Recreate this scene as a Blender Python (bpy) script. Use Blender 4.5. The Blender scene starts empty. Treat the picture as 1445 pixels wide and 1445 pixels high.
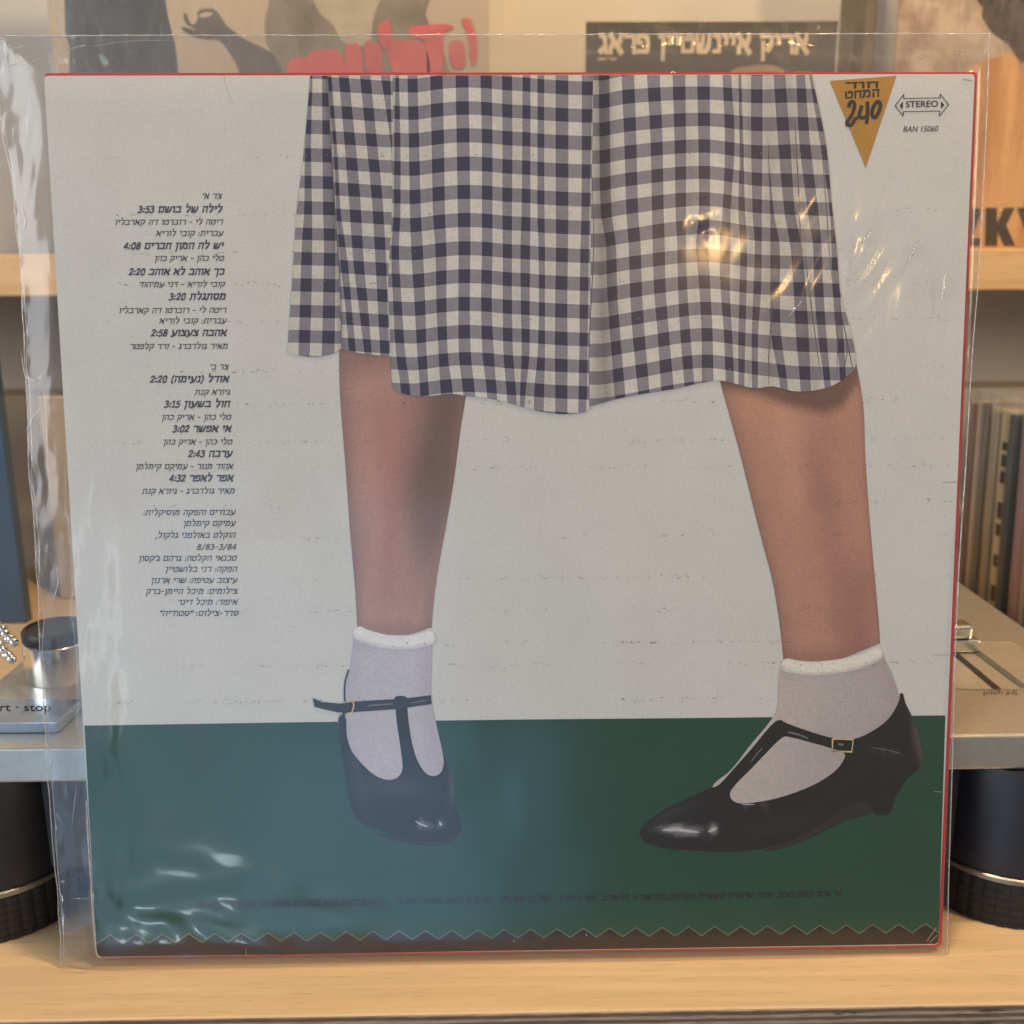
import bpy, bmesh, math, random
from mathutils import Vector, Matrix, noise
random.seed(7)
sc = bpy.context.scene
COL = sc.collection

# ------------------------------------------------------------------ camera
F_PX, C_PX, PHOTO = 1450.0, 722.5, 1445.0
PITCH, YAW, ROLL = math.radians(14.0), -0.0161, -0.0057
CAM = Vector((-0.0073, -0.3334, 0.2565))
LEAN, BASE_Z = 0.1261, 0.004
_rz = Matrix.Rotation(YAW, 3, 'Z')
_f = _rz @ Vector((0, math.cos(PITCH), -math.sin(PITCH)))
_u = _rz @ Vector((0, math.sin(PITCH), math.cos(PITCH)))
_r = _rz @ Vector((1, 0, 0))
CR = math.cos(ROLL) * _r + math.sin(ROLL) * _u
CU = math.cos(ROLL) * _u - math.sin(ROLL) * _r
CF = _f
cd = bpy.data.cameras.new('camera')
cam = bpy.data.objects.new('camera', cd)
COL.objects.link(cam)
M = Matrix((CR, CU, -CF)).transposed().to_4x4()
M.translation = CAM
cam.matrix_world = M
cd.sensor_width = 36.0
cd.lens = F_PX / PHOTO * 36.0
cd.clip_start, cd.clip_end = 0.01, 50
cd.dof.use_dof = True
cd.dof.focus_distance = 0.365
cd.dof.aperture_fstop = 14.0
sc.camera = cam

# ------------------------------------------------------------------ world, lamps, exposure
w = bpy.data.worlds.new('World')
sc.world = w
w.use_nodes = True
nt = w.node_tree
tc = nt.nodes.new('ShaderNodeTexCoord')
sx = nt.nodes.new('ShaderNodeSeparateXYZ')
mr = nt.nodes.new('ShaderNodeMapRange')
mr.inputs['From Min'].default_value = -1
mr.inputs['From Max'].default_value = 1
mx = nt.nodes.new('ShaderNodeMix')
mx.data_type = 'RGBA'
nt.links.new(tc.outputs['Generated'], sx.inputs[0])
nt.links.new(sx.outputs['X'], mr.inputs['Value'])
nt.links.new(mr.outputs[0], mx.inputs[0])
mx.inputs[6].default_value = (0.74, 0.86, 1.0, 1)      # cool daylight side of the room
mx.inputs[7].default_value = (1.0, 0.78, 0.55, 1)      # warm lamp-lit side
bg = nt.nodes['Background']
nt.links.new(mx.outputs[2], bg.inputs[0])
bg.inputs[1].default_value = 0.21


def lamp(name, kind, loc, aim, power, color, size=0.1, size_y=None, spot=None):
    d = bpy.data.lights.new(name, kind)
    d.energy, d.color = power, color
    if kind == 'AREA':
        d.size = size
        if size_y:
            d.shape, d.size_y = 'RECTANGLE', size_y
    else:
        d.shadow_soft_size = size
        if spot:
            d.spot_size, d.spot_blend = math.radians(spot), 0.6
    o = bpy.data.objects.new(name, d)
    COL.objects.link(o)
    o.location = loc
    o.rotation_euler = (Vector(aim) - Vector(loc)).to_track_quat('-Z', 'Y').to_euler()
    return o


lamp('window_light', 'AREA', (-2.05, -1.25, 0.80), (0, 0, 0.15), 31, (0.91, 0.95, 1.0), 1.5)
lamp('warm_fill_light', 'AREA', (1.95, -1.35, 0.95), (0, 0, 0.15), 16.5, (1.0, 0.78, 0.57), 0.8)  # added fill that warms the right side of the sleeve
lamp('ceiling_spot', 'POINT', (0.46, -0.14, 1.05), (0.1, 0.1, 0), 15, (1.0, 0.66, 0.34), 0.025)
lamp('ceiling_spot', 'POINT', (0.06, 0.00, 1.02), (0, 0.3, 0), 20, (1.0, 0.72, 0.42), 0.025)
lamp('warm_bulb', 'POINT', (0.390, -1.49, 0.655), (0, 0, 0.2), 2.5, (1.0, 0.58, 0.20), 0.024)
lamp('streak_light', 'AREA', (-0.705, -1.18, 0.06), (-0.158, 0.02, 0.13), 0.28, (0.80, 0.95, 1.0), 0.05, 0.40)  # added area lamp at a mirror position, for streaks in the left film
lamp('streak_light', 'AREA', (-0.50, -1.18, -0.45), (-0.109, 0.0, 0.02), 0.24, (0.80, 0.97, 1.0), 0.10, 0.05)  # added area lamp mirrored in the film's lower left, for glints
lamp('blue_patch_light', 'AREA', (-0.085, -0.72, -0.165), (-0.03, 0, 0.02), 0.12, (0.28, 0.56, 1.0), 0.33, 0.19)  # added area lamp, set where the film mirrors it as a blue patch
lamp('blue_haze_light', 'AREA', (-0.30, -0.90, -0.12), (-0.10, 0, 0.05), 1.15, (0.36, 0.63, 1.0), 0.54, 0.62)  # added wide dim lamp, mirrored as bluish haze over the lower left
sc.view_settings.view_transform = 'Standard'
sc.view_settings.look = 'None'
sc.view_settings.exposure = 0
sc.view_settings.gamma = 1
sc.render.engine = 'CYCLES'
sc.cycles.use_denoising = True
sc.cycles.transparent_max_bounces = 24
sc.cycles.max_bounces = 10
sc.cycles.caustics_reflective = False
sc.cycles.caustics_refractive = False
sc.cycles.sample_clamp_indirect = 6


# ------------------------------------------------------------------ helpers
def ray(px, py):
    return (CF + CR * ((px - C_PX) / F_PX) - CU * ((py - C_PX) / F_PX))


def at_y(px, py, y):
    d = ray(px, py)
    return CAM + d * ((y - CAM.y) / d.y)


def at_z(px, py, z):
    d = ray(px, py)
    return CAM + d * ((z - CAM.z) / d.z)


SR = Matrix.Rotation(-LEAN, 3, 'X')
S_ORG = Vector((0, 0, BASE_Z))
SRI = SR.transposed()
_ro = SRI @ (CAM - S_ORG)


def sl(px, py, off=0.0):
    """photo position -> point on the leaning sleeve's face, in the sleeve's own frame, lifted off by `off` metres"""
    d = SRI @ ray(px, py)
    t = (-off - _ro.y) / d.y
    p = _ro + d * t
    return Vector((p.x, -off, p.z))


def lin(c):
    return tuple((v / 255 / 12.92) if v / 255 <= 0.04045 else ((v / 255 + 0.055) / 1.055) ** 2.4 for v in c[:3])


def ink(r, g, b, gain=0.56, veil=0.020):
    """surface colour of a printed ink from how it looks under the room's light"""
    return tuple(min(0.9, max(0.006, (v - veil) / gain)) for v in lin((r, g, b)))


def link(name, me, parent=None):
    o = bpy.data.objects.new(name, me)
    COL.objects.link(o)
    if parent:
        o.parent = parent
    return o


def empty(name, loc, label, cat, group=None, rot=(0, 0, 0)):
    o = bpy.data.objects.new(name, None)
    COL.objects.link(o)
    o.location, o.rotation_euler = loc, rot
    o.empty_display_size = 0.02
    return tag(o, label, cat, group)


def tag(o, label, cat, group=None):
    o['label'], o['category'] = label, cat
    if group:
        o['group'] = group
    return o


def mesh(name, verts, faces, mat, parent=None, smooth=False, cols=None):
    me = bpy.data.meshes.new(name)
    me.from_pydata([tuple(v) for v in verts], [], faces)
    if cols is not None:
        a = me.color_attributes.new('ink', 'FLOAT_COLOR', 'POINT')
        for i, c in enumerate(cols):
            a.data[i].color = (c[0], c[1], c[2], 1)
    me.update()
    if smooth:
        for p in me.polygons:
            p.use_smooth = True
    me.materials.append(mat)
    return link(name, me, parent)


def bm_obj(name, bm, mat, parent=None, smooth=False):
    me = bpy.data.meshes.new(name)
    bmesh.ops.recalc_face_normals(bm, faces=bm.faces)
    bm.to_mesh(me)
    bm.free()
    if smooth:
        for p in me.polygons:
            p.use_smooth = True
    me.materials.append(mat)
    return link(name, me, parent)


def box(name, x0, x1, y0, y1, z0, z1, mat, parent=None, bevel=0.0, seg=2):
    bm = bmesh.new()
    bmesh.ops.create_cube(bm, size=1)
    for v in bm.verts:
        v.co = Vector(((x0 + x1) / 2 + v.co.x * (x1 - x0), (y0 + y1) / 2 + v.co.y * (y1 - y0), (z0 + z1) / 2 + v.co.z * (z1 - z0)))
    if bevel:
        bmesh.ops.bevel(bm, geom=list(bm.edges), offset=bevel, segments=seg, profile=0.5, affect='EDGES')
    return bm_obj(name, bm, mat, parent)


def lathe(name, prof, mat, parent=None, n=64, center=(0, 0, 0), ripple=None):
    """prof: list of (r, z) from top to bottom; ripple(r,z,k) -> r"""
    vs, fs = [], []
    for (r, z) in prof:
        for k in range(n):
            a = 2 * math.pi * k / n
            rr = ripple(r, z, k) if ripple else r
            vs.append((center[0] + rr * math.cos(a), center[1] + rr * math.sin(a), center[2] + z))
    for i in range(len(prof) - 1):
        for k in range(n):
            k2 = (k + 1) % n
            fs.append((i * n + k, i * n + k2, (i + 1) * n + k2, (i + 1) * n + k))
    fs.append(tuple(range(n - 1, -1, -1)))
    fs.append(tuple((len(prof) - 1) * n + k for k in range(n)))
    bm = bmesh.new()
    bv = [bm.verts.new(v) for v in vs]
    for f in fs:
        try:
            bm.faces.new([bv[i] for i in f])
        except ValueError:
            pass
    o = bm_obj(name, bm, mat, parent)
    for p in o.data.polygons:
        p.use_smooth = len(p.vertices) == 4
    o.data.set_sharp_from_angle(angle=math.radians(35))
    return o


def spline(pts, closed=False, n=6):
    """Catmull-Rom through the points"""
    P = [Vector((p[0], p[1])) for p in pts]
    m = len(P)
    out = []
    for i in range(m if closed else m - 1):
        a = P[(i - 1) % m] if closed or i > 0 else P[0]
        b, c = P[i], P[(i + 1) % m]
        d = P[(i + 2) % m] if closed or i + 2 < m else P[-1]
        for k in range(n):
            t = k / n
            out.append(0.5 * ((2 * b) + (c - a) * t + (2 * a - 5 * b + 4 * c - d) * t * t + (3 * b - a - 3 * c + d) * t ** 3))
    if not closed:
        out.append(P[-1])
    return out


def interp(x, xs, ys):
    if x <= xs[0]:
        return ys[0]
    for i in range(len(xs) - 1):
        if x <= xs[i + 1]:
            t = (x - xs[i]) / (xs[i + 1] - xs[i])
            return ys[i] + (ys[i + 1] - ys[i]) * t
    return ys[-1]


def smooth_interp(x, xs, ys):
    """monotone-ish cubic through the samples"""
    n = len(xs)
    if x <= xs[0]:
        return ys[0]
    if x >= xs[-1]:
        return ys[-1]
    i = max(k for k in range(n - 1) if xs[k] <= x)
    h = xs[i + 1] - xs[i]

    def m(k):
        if k == 0:
            return (ys[1] - ys[0]) / (xs[1] - xs[0])
        if k == n - 1:
            return (ys[-1] - ys[-2]) / (xs[-1] - xs[-2])
        return (ys[k + 1] - ys[k - 1]) / (xs[k + 1] - xs[k - 1])
    t = (x - xs[i]) / h
    return ((2 * t ** 3 - 3 * t * t + 1) * ys[i] + (t ** 3 - 2 * t * t + t) * h * m(i)
            + (-2 * t ** 3 + 3 * t * t) * ys[i + 1] + (t ** 3 - t * t) * h * m(i + 1))


def sstep(a, b, x):
    t = min(1, max(0, (x - a) / (b - a)))
    return t * t * (3 - 2 * t)


def mixc(a, b, t):
    return tuple(a[i] + (b[i] - a[i]) * t for i in range(3))


# ------------------------------------------------------------------ materials
def new_mat(name):
    m = bpy.data.materials.new(name)
    m.use_nodes = True
    return m, m.node_tree, m.node_tree.nodes['Principled BSDF']


def obj_coord(t, scale=(1, 1, 1)):
    tcn = t.nodes.new('ShaderNodeTexCoord')
    mp = t.nodes.new('ShaderNodeMapping')
    mp.inputs['Scale'].default_value = scale
    t.links.new(tcn.outputs['Object'], mp.inputs[0])
    return mp.outputs[0]


def nz(t, vec, scale, detail=3, rough=0.5):
    n = t.nodes.new('ShaderNodeTexNoise')
    n.inputs['Scale'].default_value = scale
    n.inputs['Detail'].default_value = detail
    n.inputs['Roughness'].default_value = rough
    if vec is not None:
        t.links.new(vec, n.inputs['Vector'])
    return n.outputs['Fac']


def maprange(t, val, a, b, c, d):
    m = t.nodes.new('ShaderNodeMapRange')
    t.links.new(val, m.inputs['Value'])
    for k, v in zip(('From Min', 'From Max', 'To Min', 'To Max'), (a, b, c, d)):
        m.inputs[k].default_value = v
    return m.outputs[0]


def mixrgb(t, fac, a, b, mode='MIX'):
    m = t.nodes.new('ShaderNodeMix')
    m.data_type = 'RGBA'
    m.blend_type = mode
    for s, v in ((m.inputs[0], fac), (m.inputs[6], a), (m.inputs[7], b)):
        if isinstance(v, (tuple, list)):
            s.default_value = (v[0], v[1], v[2], 1)
        elif isinstance(v, (int, float)):
            s.default_value = v
        else:
            t.links.new(v, s)
    return m.outputs[2]


def bump(t, bsdf, h, strength, dist):
    b = t.nodes.new('ShaderNodeBump')
    b.inputs['Strength'].default_value = strength
    b.inputs['Distance'].default_value = dist
    t.links.new(h, b.inputs['Height'])
    t.links.new(b.outputs[0], bsdf.inputs['Normal'])


def plain(name, color, rough=0.5, metal=0.0, var=0.12, scale=60, spec=0.5):
    m, t, b = new_mat(name)
    v = nz(t, obj_coord(t), scale, 4)
    lo = tuple(c * (1 - var) for c in color)
    hi = tuple(min(1, c * (1 + var)) for c in color)
    t.links.new(mixrgb(t, maprange(t, v, 0.3, 0.7, 0, 1), lo, hi), b.inputs['Base Color'])
    b.inputs['Roughness'].default_value = rough
    b.inputs['Metallic'].default_value = metal
    b.inputs['Specular IOR Level'].default_value = spec
    return m


def print_mat(name, color=None, weave=0.05, grain=0.07):
    """printed linen-finish card: colour from the print (attribute) or flat ink, fine linen texture"""
    m, t, b = new_mat(name)
    if color is None:
        at = t.nodes.new('ShaderNodeAttribute')
        at.attribute_name = 'ink'
        base = at.outputs['Color']
    else:
        rgb = t.nodes.new('ShaderNodeRGB')
        rgb.outputs[0].default_value = (*color, 1)
        base = rgb.outputs[0]
    hor = nz(t, obj_coord(t, (180, 1, 2600)), 1.0, 2)
    ver = nz(t, obj_coord(t, (2600, 1, 180)), 1.0, 2)
    blot = nz(t, obj_coord(t), 38, 5, 0.6)
    fine = nz(t, obj_coord(t), 1000, 2)
    lw = mixrgb(t, 0.5, hor, ver)
    f1 = maprange(t, lw, 0.3, 0.7, 1 - weave, 1 + weave)
    f2 = maprange(t, blot, 0.3, 0.7, 1 - grain * 0.6, 1 + grain * 0.6)
    f3 = maprange(t, fine, 0.3, 0.7, 1 - grain, 1 + grain)
    c = base
    for f in (f1, f2, f3):
        c = mixrgb(t, 1.0, c, f, 'MULTIPLY')
    t.links.new(c, b.inputs['Base Color'])
    b.inputs['Roughness'].default_value = 0.55
    b.inputs['Specular IOR Level'].default_value = 0.3
    bump(t, b, lw, 0.15, 0.0002)
    return m


def film_mat(name, ior=1.55, rough=0.06, veil=0.03, tint=(0.95, 0.98, 1.0), bscale=26, bstr=0.25, fine=0.0, bdist=0.004, haze=0.0):
    m, t, b = new_mat(name)
    t.nodes.remove(b)
    out = t.nodes['Material Output']
    tr = t.nodes.new('ShaderNodeBsdfTransparent')
    tr.inputs[0].default_value = (*(0.97,) * 3, 1)
    gl = t.nodes.new('ShaderNodeBsdfGlossy')
    gl.inputs['Roughness'].default_value = rough
    g2 = t.nodes.new('ShaderNodeBsdfGlossy')
    g2.inputs['Roughness'].default_value = 0.26
    gm = t.nodes.new('ShaderNodeMixShader')
    gm.inputs[0].default_value = haze
    t.links.new(gl.outputs[0], gm.inputs[1])
    t.links.new(g2.outputs[0], gm.inputs[2])
    df = t.nodes.new('ShaderNodeBsdfDiffuse')
    df.inputs[0].default_value = (*tint, 1)
    fr = t.nodes.new('ShaderNodeLayerWeight')          # same reflectance from both sides of the thin sheet
    fr.inputs['Blend'].default_value = 0.5
    f0 = ((ior - 1) / (ior + 1)) ** 2 * 1.5
    pw = t.nodes.new('ShaderNodeMath')
    pw.operation = 'POWER'
    t.links.new(fr.outputs['Facing'], pw.inputs[0])
    pw.inputs[1].default_value = 5
    sch = t.nodes.new('ShaderNodeMath')
    sch.operation = 'MULTIPLY_ADD'
    t.links.new(pw.outputs[0], sch.inputs[0])
    sch.inputs[1].default_value = 1 - f0
    sch.inputs[2].default_value = f0
    h = nz(t, obj_coord(t, (1, 1, 0.45)), bscale, 3, 0.5)
    if fine:
        h2 = nz(t, obj_coord(t), 320, 4, 0.6)
        h = mixrgb(t, fine, h, h2)
    bp = t.nodes.new('ShaderNodeBump')
    bp.inputs['Strength'].default_value = bstr
    bp.inputs['Distance'].default_value = bdist
    t.links.new(h, bp.inputs['Height'])
    for n in (gl, g2, fr):
        t.links.new(bp.outputs[0], n.inputs['Normal'])
    m1 = t.nodes.new('ShaderNodeMixShader')
    m1.inputs[0].default_value = veil
    m2 = t.nodes.new('ShaderNodeMixShader')
    t.links.new(tr.outputs[0], m1.inputs[1])
    t.links.new(df.outputs[0], m1.inputs[2])
    t.links.new(sch.outputs[0], m2.inputs[0])
    t.links.new(m1.outputs[0], m2.inputs[1])
    t.links.new(gm.outputs[0], m2.inputs[2])
    t.links.new(m2.outputs[0], out.inputs[0])
    return m


def wood_mat(name, c1, c2, grain_axis=0, scale=14, rough=0.45):
    m, t, b = new_mat(name)
    s = [22.0, 22.0, 22.0]
    s[grain_axis] = 1.6
    n1 = nz(t, obj_coord(t, s), scale / 4, 6, 0.62)
    s2 = [260.0, 260.0, 260.0]
    s2[grain_axis] = 9
    n2 = nz(t, obj_coord(t, s2), 1.0, 3)
    c = mixrgb(t, maprange(t, n1, 0.35, 0.68, 0, 1), c1, c2)
    c = mixrgb(t, 1.0, c, maprange(t, n2, 0.3, 0.7, 0.90, 1.06), 'MULTIPLY')
    s3 = [900.0, 900.0, 900.0]
    s3[grain_axis] = 70
    n3 = nz(t, obj_coord(t, s3), 1.0, 2)
    c = mixrgb(t, 1.0, c, maprange(t, n3, 0.60, 0.72, 1.0, 0.80), 'MULTIPLY')
    t.links.new(c, b.inputs['Base Color'])
    b.inputs['Roughness'].default_value = rough
    bump(t, b, n2, 0.08, 0.0003)
    return m


def ply_mat(name):
    m, t, b = new_mat(name)
    s = t.nodes.new('ShaderNodeSeparateXYZ')
    t.links.new(obj_coord(t), s.inputs[0])
    wob = nz(t, obj_coord(t, (14, 14, 160)), 1.0, 3)
    ad = t.nodes.new('ShaderNodeMath')
    ad.operation = 'MULTIPLY_ADD'
    t.links.new(wob, ad.inputs[0])
    ad.inputs[1].default_value = 0.0016
    t.links.new(s.outputs['Z'], ad.inputs[2])
    sn = t.nodes.new('ShaderNodeMath')
    sn.operation = 'MULTIPLY'
    t.links.new(ad.outputs[0], sn.inputs[0])
    sn.inputs[1].default_value = 2 * math.pi / 0.0028
    si = t.nodes.new('ShaderNodeMath')
    si.operation = 'SINE'
    t.links.new(sn.outputs[0], si.inputs[0])
    gr = nz(t, obj_coord(t, (120, 120, 900)), 1.0, 4)
    dirt = nz(t, obj_coord(t, (40, 40, 300)), 1.0, 5, 0.7)
    c = mixrgb(t, maprange(t, si.outputs[0], -0.5, 0.6, 0, 1), (0.16, 0.105, 0.07), (0.40, 0.30, 0.21))
    c = mixrgb(t, 1.0, c, maprange(t, gr, 0.3, 0.7, 0.7, 1.2), 'MULTIPLY')
    c = mixrgb(t, maprange(t, dirt, 0.60, 0.70, 0, 1), c, (0.03, 0.025, 0.02))
    t.links.new(c, b.inputs['Base Color'])
    b.inputs['Roughness'].default_value = 0.7
    return m


PAPER = ink(174, 175, 172)
M_paper = print_mat('printed_card_white', PAPER, 0.03, 0.05)
M_ink = print_mat('printed_ink', None, 0.08, 0.075)
M_gingham = print_mat('printed_gingham', None, 0.13, 0.06)
M_green = print_mat('printed_green', ink(30, 68, 57), 0.10, 0.10)
M_red = plain('red_card', (0.55, 0.035, 0.045), 0.5)
M_edge = plain('worn_card_edge', (0.62, 0.55, 0.45), 0.8)
M_text = plain('navy_ink', (0.040, 0.046, 0.085), 0.6, var=0.25, scale=900)
M_black = plain('black_ink', (0.014, 0.014, 0.018), 0.6, var=0.2)
M_small = plain('faded_navy_ink', (0.002, 0.003, 0.010), 0.6)
M_sticker = plain('gold_paper', (0.50, 0.25, 0.035), 0.55, var=0.06, scale=200)
M_fleck = plain('worn_fleck_grey', (0.24, 0.21, 0.19), 0.8, var=0.5, scale=500)
M_film = film_mat('clear_film', 1.62, 0.10, 0.012, bscale=16, bstr=0.10, haze=0.62)
M_film_back = film_mat('clear_film_back', 1.5, 0.07, 0.03, bscale=40, bstr=0.5)
M_filmedge = film_mat('film_edge', 2.2, 0.18, 0.25, bscale=220, bstr=0.9)
M_glint = film_mat('film_glint', 2.7, 0.15, 0.0, bscale=500, bstr=0.5)
M_soft = film_mat('film_soft_crease', 1.6, 0.30, 0.0, bscale=300, bstr=0.3)
M_crease = film_mat('film_crease', 2.0, 0.22, 0.06, bscale=300, bstr=0.4)
M_wrap = film_mat('record_wrap', 1.38, 0.12, 0.008, tint=(1, 0.97, 0.9), bscale=70, bstr=0.6, fine=0.3)
M_metal = plain('brushed_aluminium', (0.60, 0.60, 0.56), 0.36, 0.85, 0.05, 300)
M_chrome = plain('polished_metal', (0.80, 0.80, 0.78), 0.20, 1.0, 0.03, 40)
M_ring = plain('ring_metal', (0.30, 0.30, 0.30), 0.35, 1.0, 0.05, 40)
M_steel = plain('steel_with_blue_reflection', (0.50, 0.62, 0.80), 0.24, 1.0, 0.06, 120)  # blue reflection on the silver plate is put into its base colour
M_darkplastic = plain('black_plastic', (0.018, 0.019, 0.024), 0.45, var=0.2, scale=200)
M_rubber = plain('black_rubber', (0.014, 0.014, 0.016), 0.7, var=0.2)
M_shelf = wood_mat('birch_shelf', (0.66, 0.485, 0.295), (0.74, 0.57, 0.36), 0, 12)
M_ply = ply_mat('plywood_edge')
M_upper = wood_mat('pine_ledge', (0.62, 0.40, 0.19), (0.72, 0.50, 0.27), 0, 10, 0.4)
M_wall = plain('cream_wall_paint', (0.62, 0.59, 0.52), 0.85, var=0.03, scale=12)
M_boardback = plain('cream_board', (0.60, 0.52, 0.40), 0.7, var=0.05, scale=20)

# ------------------------------------------------------------------ setting
wall = mesh('wall', [(-2.0, 0.56, -0.9), (2.0, 0.56, -0.9), (2.0, 0.56, 1.6), (-2.0, 0.56, 1.6),
                     (-2.0, 0.60, -0.9), (2.0, 0.60, -0.9), (2.0, 0.60, 1.6), (-2.0, 0.60, 1.6)],
            [(0, 1, 2, 3), (5, 4, 7, 6), (4, 0, 3, 7), (1, 5, 6, 2), (3, 2, 6, 7), (4, 5, 1, 0)], M_wall)
wall['kind'] = 'structure'

SHELF_R = 0.338
SHELF_F = at_z(722, 1428, 0).y
shelf = empty('wooden_shelf', (0, 0, 0), 'light birch plywood shelf the clear-sleeved record and turntable stand on', 'shelf')
box('shelf_board', -0.62, SHELF_R, SHELF_F, 0.56, -0.0180, 0, M_shelf, shelf, 0.0006, 1)
box('plywood_edge', -0.62, SHELF_R, SHELF_F - 0.0006, SHELF_F - 0.0001, -0.0176, -0.0006, M_ply, shelf)

UP_Y = 0.40
up_b, up_t = at_y(1400, 410, UP_Y).z, at_y(1400, 351, UP_Y).z
ledge = box('upper_ledge', -0.70, 0.72, UP_Y, 0.56, up_b, up_t, M_upper, None, 0.001, 1)
tag(ledge, 'pale wooden ledge on the wall carrying the display records', 'ledge')
bb = box('back_board', -0.60, 0.80, 0.515, 0.5595, -0.30, at_y(1400, 547, 0.515).z, M_boardback, None, 0.001, 1)
tag(bb, 'cream board against the wall below the wooden ledge', 'board')

# ------------------------------------------------------------------ text
def visual(s):
    """Hebrew logical order -> left-to-right drawing order, numbers kept readable"""
    if not any('\u0590' <= ch <= '\u05ff' for ch in s):
        return s
    out, run = [], ''
    flip = {'(': ')', ')': '('}
    for ch in reversed(s):
        if ch.isdigit() or (ch in ':/' and run and run[-1].isdigit()):
            run += ch
        else:
            if run:
                tail = ''
                while run and run[-1] in ':/':
                    tail += run[-1]
                    run = run[:-1]
                out.append(run[::-1] + tail)
                run = ''
            out.append(flip.get(ch, ch))
    if run:
        out.append(run[::-1])
    return ''.join(out)


def glyphs(body, contrast=0.0, shear=0.0, offset=0.0, space=1.0):
    """outline of a line of text as verts and faces in em units (two shifted layers thicken the horizontals)"""
    c = bpy.data.curves.new('line', 'FONT')
    c.body = body
    c.shear = shear
    c.offset = offset
    c.space_character = space
    c.resolution_u = 3
    o = bpy.data.objects.new('line', c)
    COL.objects.link(o)
    bpy.context.view_layer.update()
    me = bpy.data.meshes.new_from_object(o.evaluated_get(bpy.context.evaluated_depsgraph_get()))
    vs = [(v.co.x, v.co.y) for v in me.vertices]
    fs = [tuple(p.vertices) for p in me.polygons]
    bpy.data.objects.remove(o)
    bpy.data.curves.remove(c)
    bpy.data.meshes.remove(me)
    if not vs:
        return [], [], (0, 1, 0, 1)
    n = len(vs)
    layers = [0.0] if contrast == 0 else [-contrast / 2, 0, contrast / 2]
    V, Fc = [], []
    for li, dy in enumerate(layers):
        V += [(x, y + dy, li) for x, y in vs]
        Fc += [tuple(i + li * n for i in f) for f in fs]
    xs = [v[0] for v in V]
    ys = [v[1] for v in V]
    return V, Fc, (min(xs), max(xs), min(ys), max(ys))


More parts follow.
